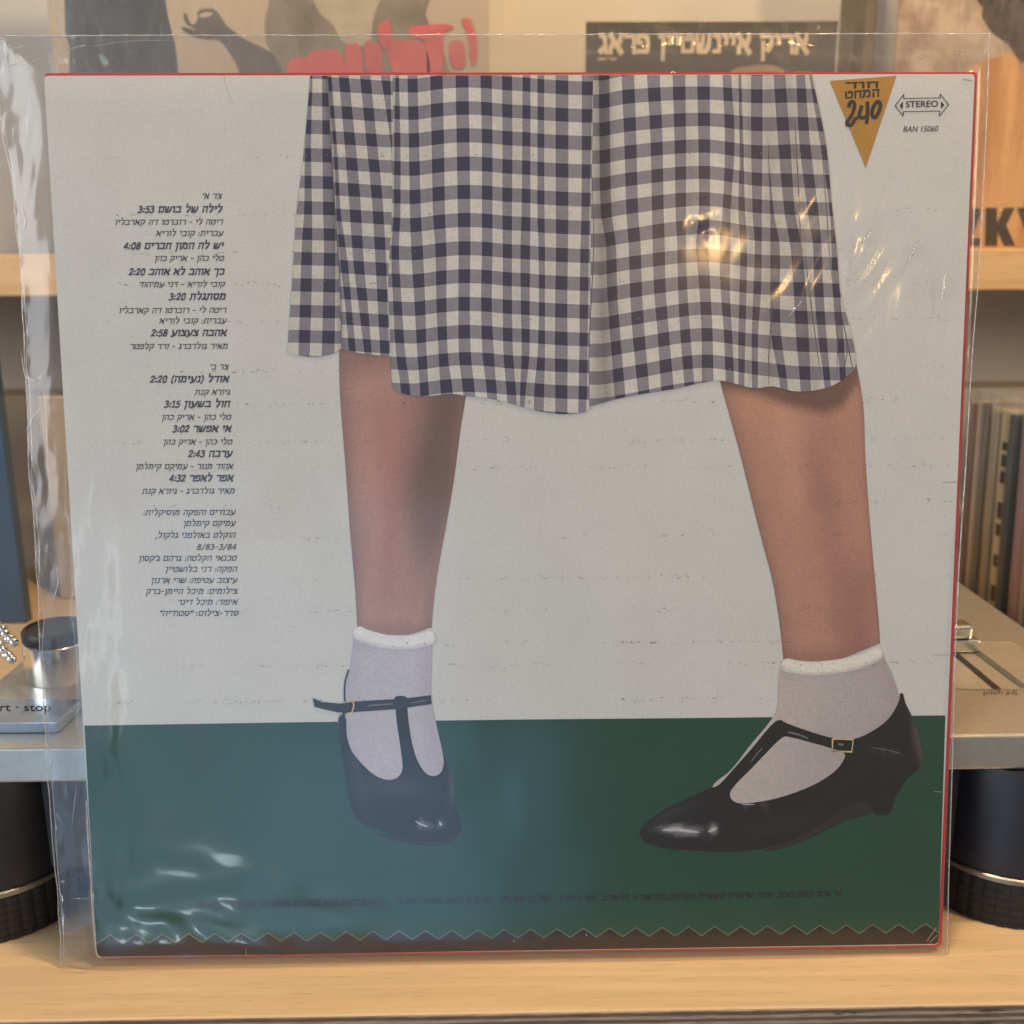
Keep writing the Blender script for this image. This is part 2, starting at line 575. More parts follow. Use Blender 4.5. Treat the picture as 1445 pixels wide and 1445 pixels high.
# pen-stroke letters: widths and centre lines, letter body from 0 to 1
PEN = {
 'א': (.86, [[(.08,1),(.78,0)], [(.74,1),(.70,.70),(.52,.44)], [(.10,0),(.14,.32),(.34,.64)]]),
 'ב': (.80, [[(.08,.9),(.46,.9),(.62,.80),(.64,.5),(.63,.1)], [(.02,.1),(.78,.1)]]),
 'ג': (.52, [[(.06,.92),(.26,.9),(.36,.75),(.38,.45),(.46,0)], [(.38,.36),(.05,.05)]]),
 'ד': (.76, [[(.02,.9),(.74,.9)], [(.60,.9),(.58,0)]]),
 'ה': (.78, [[(.04,.9),(.72,.9)], [(.66,.9),(.66,0)], [(.16,.58),(.15,0)]]),
 'ו': (.38, [[(.04,.9),(.20,.9),(.27,.75),(.25,0)]]),
 'ז': (.42, [[(.04,.9),(.38,.92)], [(.22,.9),(.2,0)]]),
 'ח': (.80, [[(.04,.9),(.74,.9)], [(.67,.9),(.67,0)], [(.15,.9),(.15,0)]]),
 'ט': (.82, [[(.08,.96),(.12,.1)], [(.08,.1),(.70,.1)], [(.70,.1),(.73,.6),(.62,.9),(.44,.88),(.37,.70)]]),
 'י': (.36, [[(.04,.92),(.19,.9),(.26,.76),(.2,.48)]]),
 'כ': (.74, [[(.08,.9),(.44,.9),(.60,.78),(.64,.5),(.60,.22),(.44,.1),(.06,.1)]]),
 'ך': (.74, [[(.04,.9),(.70,.9)], [(.60,.9),(.57,-.36)]]),
 'ל': (.72, [[(.10,1.42),(.12,.9)], [(.08,.9),(.64,.9)], [(.60,.9),(.57,.55),(.30,.02)]]),
 'מ': (.88, [[(.08,1),(.24,.70),(.06,0)], [(.2,.72),(.42,.92),(.64,.85),(.73,.5),(.71,.06)], [(.74,.1),(.42,.1)]]),
 'ם': (.82, [[(.04,.9),(.76,.9)], [(.70,.9),(.70,.1)], [(.74,.1),(.10,.1)], [(.15,.9),(.15,.1)]]),
 'נ': (.52, [[(.08,.92),(.28,.9),(.38,.76),(.38,.1)], [(.44,.1),(.03,.1)]]),
 'ן': (.38, [[(.04,.9),(.20,.9),(.27,.72),(.23,-.36)]]),
 'ס': (.82, [[(.04,.9),(.56,.9),(.72,.68),(.64,.26),(.41,.08),(.20,.22),(.10,.55),(.17,.88)]]),
 'ע': (.80, [[(.72,.96),(.67,.5),(.5,.16),(.04,-.08)], [(.12,.96),(.2,.6),(.42,.12)]]),
 'פ': (.78, [[(.10,.9),(.10,.60),(.32,.54)], [(.06,.9),(.48,.9),(.66,.75),(.67,.3),(.54,.1),(.05,.1)]]),
 'ף': (.76, [[(.10,.9),(.10,.60),(.32,.54)], [(.06,.9),(.48,.9),(.66,.75),(.62,-.36)]]),
 'צ': (.78, [[(.10,1),(.70,.14)], [(.74,.1),(.04,.1)], [(.67,1),(.63,.76),(.44,.56)]]),
 'ץ': (.72, [[(.08,1),(.31,.62)], [(.31,.66),(.28,-.36)], [(.63,1),(.56,.76),(.31,.54)]]),
 'ק': (.80, [[(.04,.9),(.58,.9),(.71,.75),(.62,.40),(.42,.14)], [(.17,.60),(.15,-.36)]]),
 'ר': (.70, [[(.04,.9),(.44,.9),(.60,.78),(.62,0)]]),
 'ש': (.98, [[(.08,.96),(.16,.1)], [(.12,.1),(.58,.1),(.80,.4),(.87,.96)], [(.46,.94),(.41,.5),(.2,.16)]]),
 'ת': (.88, [[(.06,.9),(.78,.9)], [(.72,.9),(.72,0)], [(.22,.9),(.19,.16),(.02,.05)]]),
 '׳': (.22, [[(.18,1.06),(.06,.74)]]), '״': (.42, [[(.18,1.06),(.06,.74)], [(.38,1.06),(.26,.74)]]),
 '-': (.52, [[(.06,.5),(.44,.5)]]), ':': (.26, [[(.05,.14),(.19,.14)], [(.05,.62),(.19,.62)]]),
 '.': (.24, [[(.05,.08),(.18,.08)]]), ',': (.24, [[(.16,.12),(.06,-.2)]]), '·': (.4, [[(.12,.5),(.28,.5)]]), ' ': (.42, []),
 '(': (.36, [[(.30,1.1),(.12,.8),(.08,.4),(.18,0),(.28,-.2)]]), ')': (.36, [[(.06,1.1),(.22,.8),(.26,.4),(.18,0),(.06,-.2)]]),
 '/': (.50, [[(.04,-.1),(.44,1.1)]]),
 '0': (.62, [[(.30,1.04),(.12,.84),(.07,.5),(.12,.16),(.30,-.02),(.48,.16),(.53,.5),(.48,.84),(.30,1.04)]]),
 '1': (.46, [[(.06,.82),(.26,1.03)], [(.26,1.03),(.26,0)], [(.08,.03),(.42,.03)]]),
 '2': (.60, [[(.06,.76),(.14,.97),(.32,1.03),(.48,.86),(.42,.58),(.05,.05)], [(.04,.06),(.54,.06)]]),
 '3': (.58, [[(.07,.90),(.26,1.03),(.44,.84),(.36,.62),(.22,.55)], [(.22,.55),(.42,.50),(.51,.28),(.38,.05),(.18,-.02),(.04,.10)]]),
 '4': (.62, [[(.40,1.03),(.04,.30)], [(.02,.28),(.58,.28)], [(.42,1.03),(.42,0)]]),
 '5': (.58, [[(.50,.98),(.14,.98)], [(.14,1.0),(.10,.56)], [(.10,.57),(.32,.62),(.50,.42),(.44,.12),(.22,-.02),(.04,.10)]]),
 '7': (.56, [[(.04,.98),(.52,.98)], [(.52,1.0),(.20,0)]]),
 '8': (.60, [[(.30,1.03),(.12,.90),(.14,.66),(.30,.54),(.48,.40),(.52,.18),(.30,-.02),(.08,.18),(.12,.40),(.30,.54),(.46,.68),(.48,.90),(.30,1.03)]]),
 '9': (.60, [[(.50,.66),(.40,.44),(.20,.44),(.08,.70),(.20,1.0),(.42,1.0),(.52,.74),(.46,.3),(.18,-.02)]]),
}
CURVY = set('אבגוטיכלמנןספףקרשעצץ0235689()')


def pen_line(s, T, t, shear, gap=0.09):
    """one line of pen-stroke lettering -> verts (x, y, layer), faces"""
    V, Fc, x0, lay = [], [], 0.0, 0
    for ch in s:
        wd, strokes = PEN.get(ch, PEN[' '])
        thin = 0.8 if ch in '0123456789/()' else 1.0
        for st in strokes:
            P = spline(st, False, 4) if len(st) > 2 else [Vector(p) for p in st]
            lay = (lay + 1) % 8
            for i, p in enumerate(P):
                d = (P[min(i + 1, len(P) - 1)] - P[max(i - 1, 0)]).normalized()
                hw = 0.5 * thin * (T * abs(d.x) + t * abs(d.y))
                q = Vector((-d.y, d.x)) * hw
                e = d * (-(t * 0.3) if i == 0 else (t * 0.3 if i == len(P) - 1 else 0))
                for sg in (1, -1):
                    a = p + e + q * sg
                    V.append((x0 + a.x + shear * a.y, a.y, lay))
                if i:
                    k = len(V)
                    Fc.append((k - 4, k - 3, k - 1, k - 2))
        x0 += wd + gap
    return V, Fc


def place_lines(name, lines, mat, parent, off, plane=sl):
    """lines: (body, left x, right x, baseline y left, baseline y right, em height px, contrast, shear, offset);
    Hebrew goes through the pen strokes (em height 0.59 = letter body), other lines through the text outlines"""
    V, Fc = [], []
    for (body, xl, xr, yl, yr, em, con, sh, of) in lines:
        vtxt = visual(body)
        if any('\u0590' <= ch <= '\u05ff' for ch in body) or body[0].isdigit():
            vs, fs = pen_line(vtxt, 0.20 + con, 0.15 + of, sh)
            xs = [v[0] for v in vs]
            lo, hi, em = min(xs), max(xs), em * 0.60
        else:
            vs, fs, bb_ = glyphs(vtxt, con, sh, of)
            lo, hi = bb_[0], bb_[1]
        k = len(V)
        for x, y, li in vs:
            t = (x - lo) / (hi - lo)
            V.append(plane(xl + (xr - xl) * t, yl + (yr - yl) * t - y * em, off + li * 0.000004))
        Fc += [tuple(i + k for i in f) for f in fs]
    return mesh(name, V, Fc, mat, parent)


# ------------------------------------------------------------------ the record sleeve
sleeve = empty('record_sleeve', S_ORG, 'worn white record sleeve printed with legs in a gingham skirt, leaning in the middle', 'record sleeve', rot=(-LEAN, 0, 0))
TL, TR, BR, BL = sl(62, 107), sl(1375.5, 104.5), sl(1323.5, 1333), sl(137, 1351)
L1, L2, L3, L4, L5 = 0.00006, 0.00012, 0.00018, 0.00024, 0.00030


def round_quad(c, r, n=5):
    out = []
    for i in range(4):
        p, a, b = c[i], c[i - 1], c[(i + 1) % 4]
        d1, d2 = (a - p).normalized() * r, (b - p).normalized() * r
        for k in range(n + 1):
            t = k / n
            out.append((1 - t) ** 2 * (p + d1) + 2 * t * (1 - t) * p + t * t * (p + d2))
    return out


def slab(name, pts, y0, y1, mat, parent, edge_mat=None):
    n = len(pts)
    vs = [Vector((p.x, y0, p.z)) for p in pts] + [Vector((p.x, y1, p.z)) for p in pts]
    fs = [tuple(range(n)), tuple(range(2 * n - 1, n - 1, -1))] + [(i, i + n, (i + 1) % n + n, (i + 1) % n) for i in range(n)]
    bm = bmesh.new()
    bv = [bm.verts.new(v) for v in vs]
    for f in fs:
        bm.faces.new([bv[i] for i in f])
    o = bm_obj(name, bm, mat, parent)
    if edge_mat:
        o.data.materials.append(edge_mat)
        for p in o.data.polygons:
            if len(p.vertices) == 4:
                p.material_index = 1
    return o


slab('back_panel', round_quad([TL, TR, BR, BL], 0.0016), 0.0, 0.0009, M_paper, sleeve, M_edge)
rq = [sl(61, 101.5), sl(1381.5, 100), sl(1330.5, 1338), sl(138, 1354.5)]
slab('red_front_panel', round_quad(rq, 0.0014), 0.0012, 0.0034, M_red, sleeve)


def fill(name, px, mat, off, parent=sleeve, closed_spline=False, col=None, n=5):
    P = spline(px, True, n) if closed_spline else px
    vs = [sl(p[0], p[1], off) for p in P]
    return mesh(name, vs, [tuple(range(len(vs)))], mat, parent, cols=[col] * len(vs) if col else None)


def grid(name, left, right, y0, y1, ny, nx, colf, mat, off, parent=sleeve):
    """a print patch between two edge lines given as (x,y) samples"""
    lx, ly = [p[0] for p in left], [p[1] for p in left]
    rx, ry = [p[0] for p in right], [p[1] for p in right]
    vs, cs, fs = [], [], []
    for j in range(ny + 1):
        v = j / ny
        for i in range(nx + 1):
            u = i / nx
            y = (y0(u) if callable(y0) else y0) * (1 - v) + (y1(u) if callable(y1) else y1) * v
            a, b = smooth_interp(y, ly, lx), smooth_interp(y, ry, rx)
            vs.append(sl(a + (b - a) * u, y, off))
            cs.append(colf(u, y))
    for j in range(ny):
        for i in range(nx):
            k = j * (nx + 1) + i
            fs.append((k, k + nx + 1, k + nx + 2, k + 1))
    return mesh(name, vs, fs, mat, parent, cols=cs)


# printed green floor and zig-zag band
fill('green_floor', [(119, 1024), (400, 1019.5), (722, 1015.5), (1000, 1013), (1334, 1009.5), (1324.5, 1325), (722, 1335), (136.5, 1343)], M_green, L1)
band = [(136.6, 1349)]
band += [(139.5, 1350.4), (400, 1347), (722, 1341.6), (1000, 1337.2), (1320.5, 1332), (1323.6, 1329)]
nz_t = 32
tops = []
for k in range(nz_t + 1):
    t = k / nz_t
    x = 1324.2 + (136.5 - 1324.2) * t
    ym = 1303.5 + (1319.5 - 1303.5) * t
    tops.append((x, ym + 12.5 + (x > 1300) * 0))
    if k < nz_t:
        t2 = (k + 0.5) / nz_t
        tops.append((1324.2 + (136.5 - 1324.2) * t2, 1303.5 + 16 * t2))
fill('zigzag_band', band + tops, M_ink, L2, col=ink(46, 40, 38))
# thin pale line along the teeth
zv, zf = [], []
for i in range(len(tops) - 1):
    a, b = tops[i], tops[i + 1]
    k = len(zv)
    zv += [sl(a[0], a[1] - 0.9, L3), sl(b[0], b[1] - 0.9, L3), sl(b[0], b[1] + 0.5, L3), sl(a[0], a[1] + 0.5, L3)]
    zf.append((k, k + 1, k + 2, k + 3))
mesh('zigzag_line', zv, zf, plain('olive_ink', ink(96, 104, 84), 0.6), sleeve)

# legs
SK, SKR, SKD, SKL = ink(152, 117, 107), ink(152, 106, 97), ink(98, 79, 73), ink(176, 132, 114)


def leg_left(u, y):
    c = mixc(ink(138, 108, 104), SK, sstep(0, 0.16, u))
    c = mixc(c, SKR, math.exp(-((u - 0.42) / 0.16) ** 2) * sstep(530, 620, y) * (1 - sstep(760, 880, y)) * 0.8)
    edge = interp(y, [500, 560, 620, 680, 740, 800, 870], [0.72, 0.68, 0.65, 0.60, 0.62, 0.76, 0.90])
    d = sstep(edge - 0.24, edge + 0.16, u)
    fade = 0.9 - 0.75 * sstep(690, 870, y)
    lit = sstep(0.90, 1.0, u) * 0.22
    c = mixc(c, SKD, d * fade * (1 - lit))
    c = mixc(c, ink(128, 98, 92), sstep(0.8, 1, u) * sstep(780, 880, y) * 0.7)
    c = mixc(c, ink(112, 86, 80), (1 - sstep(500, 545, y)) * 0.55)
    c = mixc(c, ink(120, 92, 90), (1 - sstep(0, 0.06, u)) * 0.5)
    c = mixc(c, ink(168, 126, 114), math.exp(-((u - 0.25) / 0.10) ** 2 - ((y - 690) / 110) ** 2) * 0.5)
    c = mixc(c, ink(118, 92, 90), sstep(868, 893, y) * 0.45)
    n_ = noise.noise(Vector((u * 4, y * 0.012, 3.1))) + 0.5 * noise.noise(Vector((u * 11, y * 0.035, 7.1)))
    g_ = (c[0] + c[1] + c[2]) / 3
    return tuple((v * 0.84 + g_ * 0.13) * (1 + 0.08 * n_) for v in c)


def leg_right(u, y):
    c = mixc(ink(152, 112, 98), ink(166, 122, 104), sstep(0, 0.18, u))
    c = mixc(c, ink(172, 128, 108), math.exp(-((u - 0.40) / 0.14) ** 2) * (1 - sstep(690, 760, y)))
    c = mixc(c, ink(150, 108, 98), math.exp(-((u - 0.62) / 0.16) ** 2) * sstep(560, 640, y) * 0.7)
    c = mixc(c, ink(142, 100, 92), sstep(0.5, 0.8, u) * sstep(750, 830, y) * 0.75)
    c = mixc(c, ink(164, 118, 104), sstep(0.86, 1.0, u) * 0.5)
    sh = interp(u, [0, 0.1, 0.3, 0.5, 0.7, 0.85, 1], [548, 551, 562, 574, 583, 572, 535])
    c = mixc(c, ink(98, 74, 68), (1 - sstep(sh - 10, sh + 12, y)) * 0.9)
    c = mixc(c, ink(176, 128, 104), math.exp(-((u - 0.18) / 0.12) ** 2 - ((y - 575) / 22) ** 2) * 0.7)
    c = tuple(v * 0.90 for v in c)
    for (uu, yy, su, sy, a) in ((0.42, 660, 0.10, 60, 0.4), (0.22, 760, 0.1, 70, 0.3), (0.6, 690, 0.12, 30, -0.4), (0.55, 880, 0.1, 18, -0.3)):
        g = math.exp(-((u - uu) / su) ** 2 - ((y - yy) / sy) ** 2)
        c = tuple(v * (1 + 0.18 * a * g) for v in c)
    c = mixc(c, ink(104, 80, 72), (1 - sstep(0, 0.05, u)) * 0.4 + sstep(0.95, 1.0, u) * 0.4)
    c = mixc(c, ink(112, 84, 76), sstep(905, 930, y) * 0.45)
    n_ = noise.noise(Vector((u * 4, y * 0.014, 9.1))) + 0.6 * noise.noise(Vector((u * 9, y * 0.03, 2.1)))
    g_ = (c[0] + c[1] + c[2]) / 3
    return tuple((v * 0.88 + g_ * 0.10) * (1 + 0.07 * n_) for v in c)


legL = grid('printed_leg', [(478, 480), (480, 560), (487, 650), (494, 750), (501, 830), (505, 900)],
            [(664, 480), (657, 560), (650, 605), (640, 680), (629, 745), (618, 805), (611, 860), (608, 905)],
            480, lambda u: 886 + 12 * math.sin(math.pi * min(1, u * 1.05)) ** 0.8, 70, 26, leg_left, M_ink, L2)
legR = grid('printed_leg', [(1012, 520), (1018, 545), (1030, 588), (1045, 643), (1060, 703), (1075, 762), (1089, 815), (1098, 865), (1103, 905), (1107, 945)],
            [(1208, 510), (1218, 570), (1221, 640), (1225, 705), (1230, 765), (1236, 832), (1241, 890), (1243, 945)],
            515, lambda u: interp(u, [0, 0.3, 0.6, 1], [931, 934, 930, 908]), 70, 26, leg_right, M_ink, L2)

# socks
SO, SOW = ink(160, 157, 163), ink(190, 190, 184)


def sock_l(u, y):
    c = mixc(ink(152, 152, 162), SO, sstep(0, 0.2, u))
    c = mixc(c, ink(146, 142, 150), sstep(0.75, 1, u) * 0.7)
    return mixc(c, ink(150, 146, 156), 0.55 * (1 - sstep(905, 925, y)))


def sock_r(u, y):
    c = mixc(ink(158, 151, 148), ink(150, 143, 145), sstep(0.1, 0.7, u))
    c = mixc(c, ink(138, 130, 134), sstep(0.8, 1, u) * 0.6)
    return mixc(c, ink(148, 140, 142), 0.5 * (1 - sstep(945, 965, y)))


sockL = grid('printed_sock', [(500, 895), (495, 933), (488, 976), (478, 1005), (477, 1025), (484, 1045), (494, 1075), (510, 1105)],
             [(610, 895), (609, 940), (608, 976), (611, 1000), (617.5, 1030), (624, 1060), (627, 1085), (622, 1105)],
             896, 1105, 40, 16, sock_l, M_ink, L3)
CUF = [(500, 890), (516, 898), (545, 905.5), (577, 906.5), (602, 901.5), (613, 896)]
sockR = grid('printed_sock', [(1105, 925), (1099, 955), (1096, 1000), (1085, 1020), (1060, 1050), (1030, 1088), (1006, 1109), (1010, 1140)],
             [(1246, 925), (1256, 945), (1262, 960), (1268, 985), (1262, 1010), (1230, 1060), (1190, 1110), (1150, 1140)],
             lambda u: 940 - 20 * sstep(0.5, 1, u), 1128, 50, 18, sock_r, M_ink, L3)
CUR = [(1103, 937), (1125, 942), (1150, 943.5), (1185, 940), (1218, 932), (1245, 919)]


def cuff(pts, wpx, parent, light, dark):
    """rolled sock top: a band with round ends, paler along its middle"""
    P = spline(pts, False, 14)
    n = len(P)
    vs, cs, fs = [], [], []
    for i, p in enumerate(P):
        d = (P[min(i + 1, n - 1)] - P[max(i - 1, 0)]).normalized()
        q = Vector((-d.y, d.x))
        e = (min(i, n - 1 - i) + 0.25) / 7.0
        hw = wpx / 2 * (math.sqrt(max(0.0, 1 - (1 - min(1, e)) ** 2)) if e < 1 else 1)
        for k in range(7):
            a = k / 6 * 2 - 1
            x, y = p.x + q.x * hw * a, p.y + q.y * hw * a
            vs.append(sl(x, y, L4))
            cs.append(mixc(light, dark, sstep(0.25, 1.0, a) * 0.8 + 0.25 * sstep(0.6, 1, -a)))
        if i:
            for k in range(6):
                b = i * 7 + k
                fs.append((b - 7, b, b + 1, b - 6))
    return mesh('sock_cuff', vs, fs, M_ink, parent, cols=cs)


cuff(CUF, 20, sockL, ink(200, 202, 196), ink(160, 158, 166))
cuff(CUR, 20, sockR, ink(196, 192, 180), ink(152, 146, 144))

# shoes
def shoe_mesh(name, outline, colf, off, parent):
    P = spline(outline, True, 4)
    bm = bmesh.new()
    f = bm.faces.new([bm.verts.new((p[0], p[1], 0)) for p in P])
    bmesh.ops.triangulate(bm, faces=[f])
    for _ in range(3):
        bmesh.ops.subdivide_edges(bm, edges=[e for e in bm.edges if e.calc_length() > 6], cuts=1)
        bmesh.ops.triangulate(bm, faces=[f for f in bm.faces if len(f.verts) > 3])
    bm.verts.index_update()
    vs = [sl(v.co.x, v.co.y, off) for v in bm.verts]
    cs = [colf(v.co.x, v.co.y) for v in bm.verts]
    fs = [tuple(v.index for v in f.verts) for f in bm.faces]
    bm.free()
    return mesh(name, vs, fs, M_ink, parent, cols=cs)


BK = ink(36, 33, 41)


def gloss(x, y, spots, base):
    c = base
    for (cx, cy, ax, ay, ang, a, colr) in spots:
        ca, sa = math.cos(ang), math.sin(ang)
        dx, dy = x - cx, y - cy
        g = math.exp(-((dx * ca + dy * sa) / ax) ** 2 - ((-dx * sa + dy * ca) / ay) ** 2)
        c = mixc(c, colr, min(1, a * g))
    return c


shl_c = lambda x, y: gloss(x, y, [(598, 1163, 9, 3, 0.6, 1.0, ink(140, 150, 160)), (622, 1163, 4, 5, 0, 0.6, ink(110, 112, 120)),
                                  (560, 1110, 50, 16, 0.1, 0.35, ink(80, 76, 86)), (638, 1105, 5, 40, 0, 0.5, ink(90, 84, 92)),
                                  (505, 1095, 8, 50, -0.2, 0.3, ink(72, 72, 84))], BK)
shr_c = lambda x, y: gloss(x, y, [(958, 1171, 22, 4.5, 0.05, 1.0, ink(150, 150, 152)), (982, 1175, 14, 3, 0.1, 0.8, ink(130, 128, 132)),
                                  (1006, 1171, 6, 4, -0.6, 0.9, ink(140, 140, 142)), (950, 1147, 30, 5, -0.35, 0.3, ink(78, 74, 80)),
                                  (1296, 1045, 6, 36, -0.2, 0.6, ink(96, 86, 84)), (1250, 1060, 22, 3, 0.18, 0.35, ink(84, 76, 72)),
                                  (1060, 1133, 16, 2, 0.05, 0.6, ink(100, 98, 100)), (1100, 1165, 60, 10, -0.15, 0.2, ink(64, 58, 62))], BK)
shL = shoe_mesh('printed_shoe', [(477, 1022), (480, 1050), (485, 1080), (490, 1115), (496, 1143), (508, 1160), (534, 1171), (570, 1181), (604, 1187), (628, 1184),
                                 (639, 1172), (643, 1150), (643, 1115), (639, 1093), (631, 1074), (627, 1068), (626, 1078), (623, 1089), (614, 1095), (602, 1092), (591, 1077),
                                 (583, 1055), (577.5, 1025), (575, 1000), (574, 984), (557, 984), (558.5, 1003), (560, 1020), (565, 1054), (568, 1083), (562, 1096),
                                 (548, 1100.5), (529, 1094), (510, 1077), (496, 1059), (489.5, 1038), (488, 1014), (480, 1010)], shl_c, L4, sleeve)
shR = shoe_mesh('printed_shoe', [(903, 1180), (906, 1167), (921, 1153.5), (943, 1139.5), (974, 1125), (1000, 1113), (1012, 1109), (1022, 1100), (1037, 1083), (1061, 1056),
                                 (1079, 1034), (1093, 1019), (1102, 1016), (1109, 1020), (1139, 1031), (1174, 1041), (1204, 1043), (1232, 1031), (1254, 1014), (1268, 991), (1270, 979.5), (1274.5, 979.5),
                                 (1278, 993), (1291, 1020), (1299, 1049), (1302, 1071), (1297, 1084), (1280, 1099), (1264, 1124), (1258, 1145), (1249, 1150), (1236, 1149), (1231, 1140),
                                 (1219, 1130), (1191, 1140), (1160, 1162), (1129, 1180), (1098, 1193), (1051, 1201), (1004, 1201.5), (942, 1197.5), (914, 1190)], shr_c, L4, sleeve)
# sock seen through the opening of the right-hand shoe
op = spline([(1104, 1041), (1082, 1062), (1058, 1087), (1040, 1105), (1030, 1120), (1036, 1131), (1054, 1133.5), (1098, 1126), (1145, 1109), (1176, 1090), (1190, 1073), (1191, 1063), (1173, 1056), (1145, 1048), (1118, 1041)], True, 4)
mesh('sock_instep', [sl(p[0], p[1], L5) for p in op], [tuple(range(len(op)))], M_ink, sockR,
     cols=[mixc(ink(160, 152, 149), ink(147, 140, 142), sstep(1040, 1180, p[0])) for p in op])


def stroke(name, pts, wpx, mat, off, parent, n=6, taper=False, raw=False):
    P = [Vector(p) for p in pts] if raw else spline(pts, False, n)
    vs, fs = [], []
    for i, p in enumerate(P):
        d = (P[min(i + 1, len(P) - 1)] - P[max(i - 1, 0)])
        d = d.normalized() if d.length else Vector((1, 0))
        q = Vector((-d.y, d.x)) * wpx / 2 * (1 - (i / (len(P) - 1)) * 0.8 if taper else 1)
        vs += [sl(p.x + q.x, p.y + q.y, off), sl(p.x - q.x, p.y - q.y, off)]
        if i:
            k = 2 * i
            fs.append((k - 2, k - 1, k + 1, k))
    return mesh(name, vs, fs, mat, parent)


M_blk = plain('printed_black_leather', BK, 0.5, var=0.25, scale=300)
M_hi = plain('printed_highlight', ink(96, 93, 99), 0.5, var=0.2, scale=500)
M_gold = plain('printed_buckle', ink(176, 158, 122), 0.5, var=0.2, scale=400)
fill('ankle_strap', [(441, 985), (453, 990.5), (480, 993), (500, 990), (530, 988), (556, 986.5), (575, 985), (608, 981), (609, 993.5), (575, 998.5), (556, 1001), (520, 1003.5),
                     (497, 1005), (478, 1005.5), (457, 1001), (444, 997.5)], M_blk, L5, shL)
stroke('strap_edge', [(492, 945), (487, 962), (486, 980), (487, 990)], 2.2, M_blk, L5, shL)
stroke('side_strap', [(484, 1046), (481, 1026), (483, 1012), (489, 1003)], 5.0, M_blk, L5, shL)
stroke('strap_gloss', [(520, 996), (540, 994), (554, 993)], 2.0, M_hi, L5 + 0.00004, shL)
stroke('strap_gloss', [(580, 992), (592, 990), (604, 988)], 1.6, M_hi, L5 + 0.00004, shL)
stroke('buckle', [(489, 990), (497, 989.5), (499, 997), (495, 1007), (487, 1007.5)], 1.8, M_gold, L5 + 0.00008, shL)
stroke('buckle', [(1175, 1042.5), (1174.5, 1060), (1202, 1061), (1204, 1043.5), (1175, 1042.5)], 2.4, M_gold, L5, shR, raw=True)
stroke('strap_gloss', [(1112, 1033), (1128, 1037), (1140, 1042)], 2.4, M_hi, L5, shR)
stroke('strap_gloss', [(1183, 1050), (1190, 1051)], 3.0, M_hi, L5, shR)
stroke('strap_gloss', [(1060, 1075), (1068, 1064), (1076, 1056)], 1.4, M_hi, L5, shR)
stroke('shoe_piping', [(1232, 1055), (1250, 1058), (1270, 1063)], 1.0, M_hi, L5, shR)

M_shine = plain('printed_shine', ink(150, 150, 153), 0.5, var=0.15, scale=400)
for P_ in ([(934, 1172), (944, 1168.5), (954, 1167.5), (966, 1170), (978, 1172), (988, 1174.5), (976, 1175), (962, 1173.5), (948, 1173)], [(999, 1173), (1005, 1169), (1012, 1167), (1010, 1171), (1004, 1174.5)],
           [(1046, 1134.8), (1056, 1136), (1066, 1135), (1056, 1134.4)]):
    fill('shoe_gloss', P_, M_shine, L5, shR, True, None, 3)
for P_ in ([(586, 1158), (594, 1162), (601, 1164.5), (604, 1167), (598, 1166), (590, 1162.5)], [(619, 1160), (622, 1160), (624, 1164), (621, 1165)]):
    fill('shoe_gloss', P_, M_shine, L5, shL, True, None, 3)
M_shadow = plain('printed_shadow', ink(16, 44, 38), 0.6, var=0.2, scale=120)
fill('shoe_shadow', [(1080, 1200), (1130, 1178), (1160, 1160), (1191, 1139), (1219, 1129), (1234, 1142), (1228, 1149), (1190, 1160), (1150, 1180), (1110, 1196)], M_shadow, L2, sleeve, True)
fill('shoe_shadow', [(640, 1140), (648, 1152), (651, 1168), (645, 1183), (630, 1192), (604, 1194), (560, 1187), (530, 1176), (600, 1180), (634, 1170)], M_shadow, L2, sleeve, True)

# gingham skirt ------------------------------------------------------
W_, G_, K_ = ink(176, 174, 167), ink(117, 115, 123), ink(58, 58, 74)
TOPY = lambda x: 107.0 - (x - 62) * 0.0019


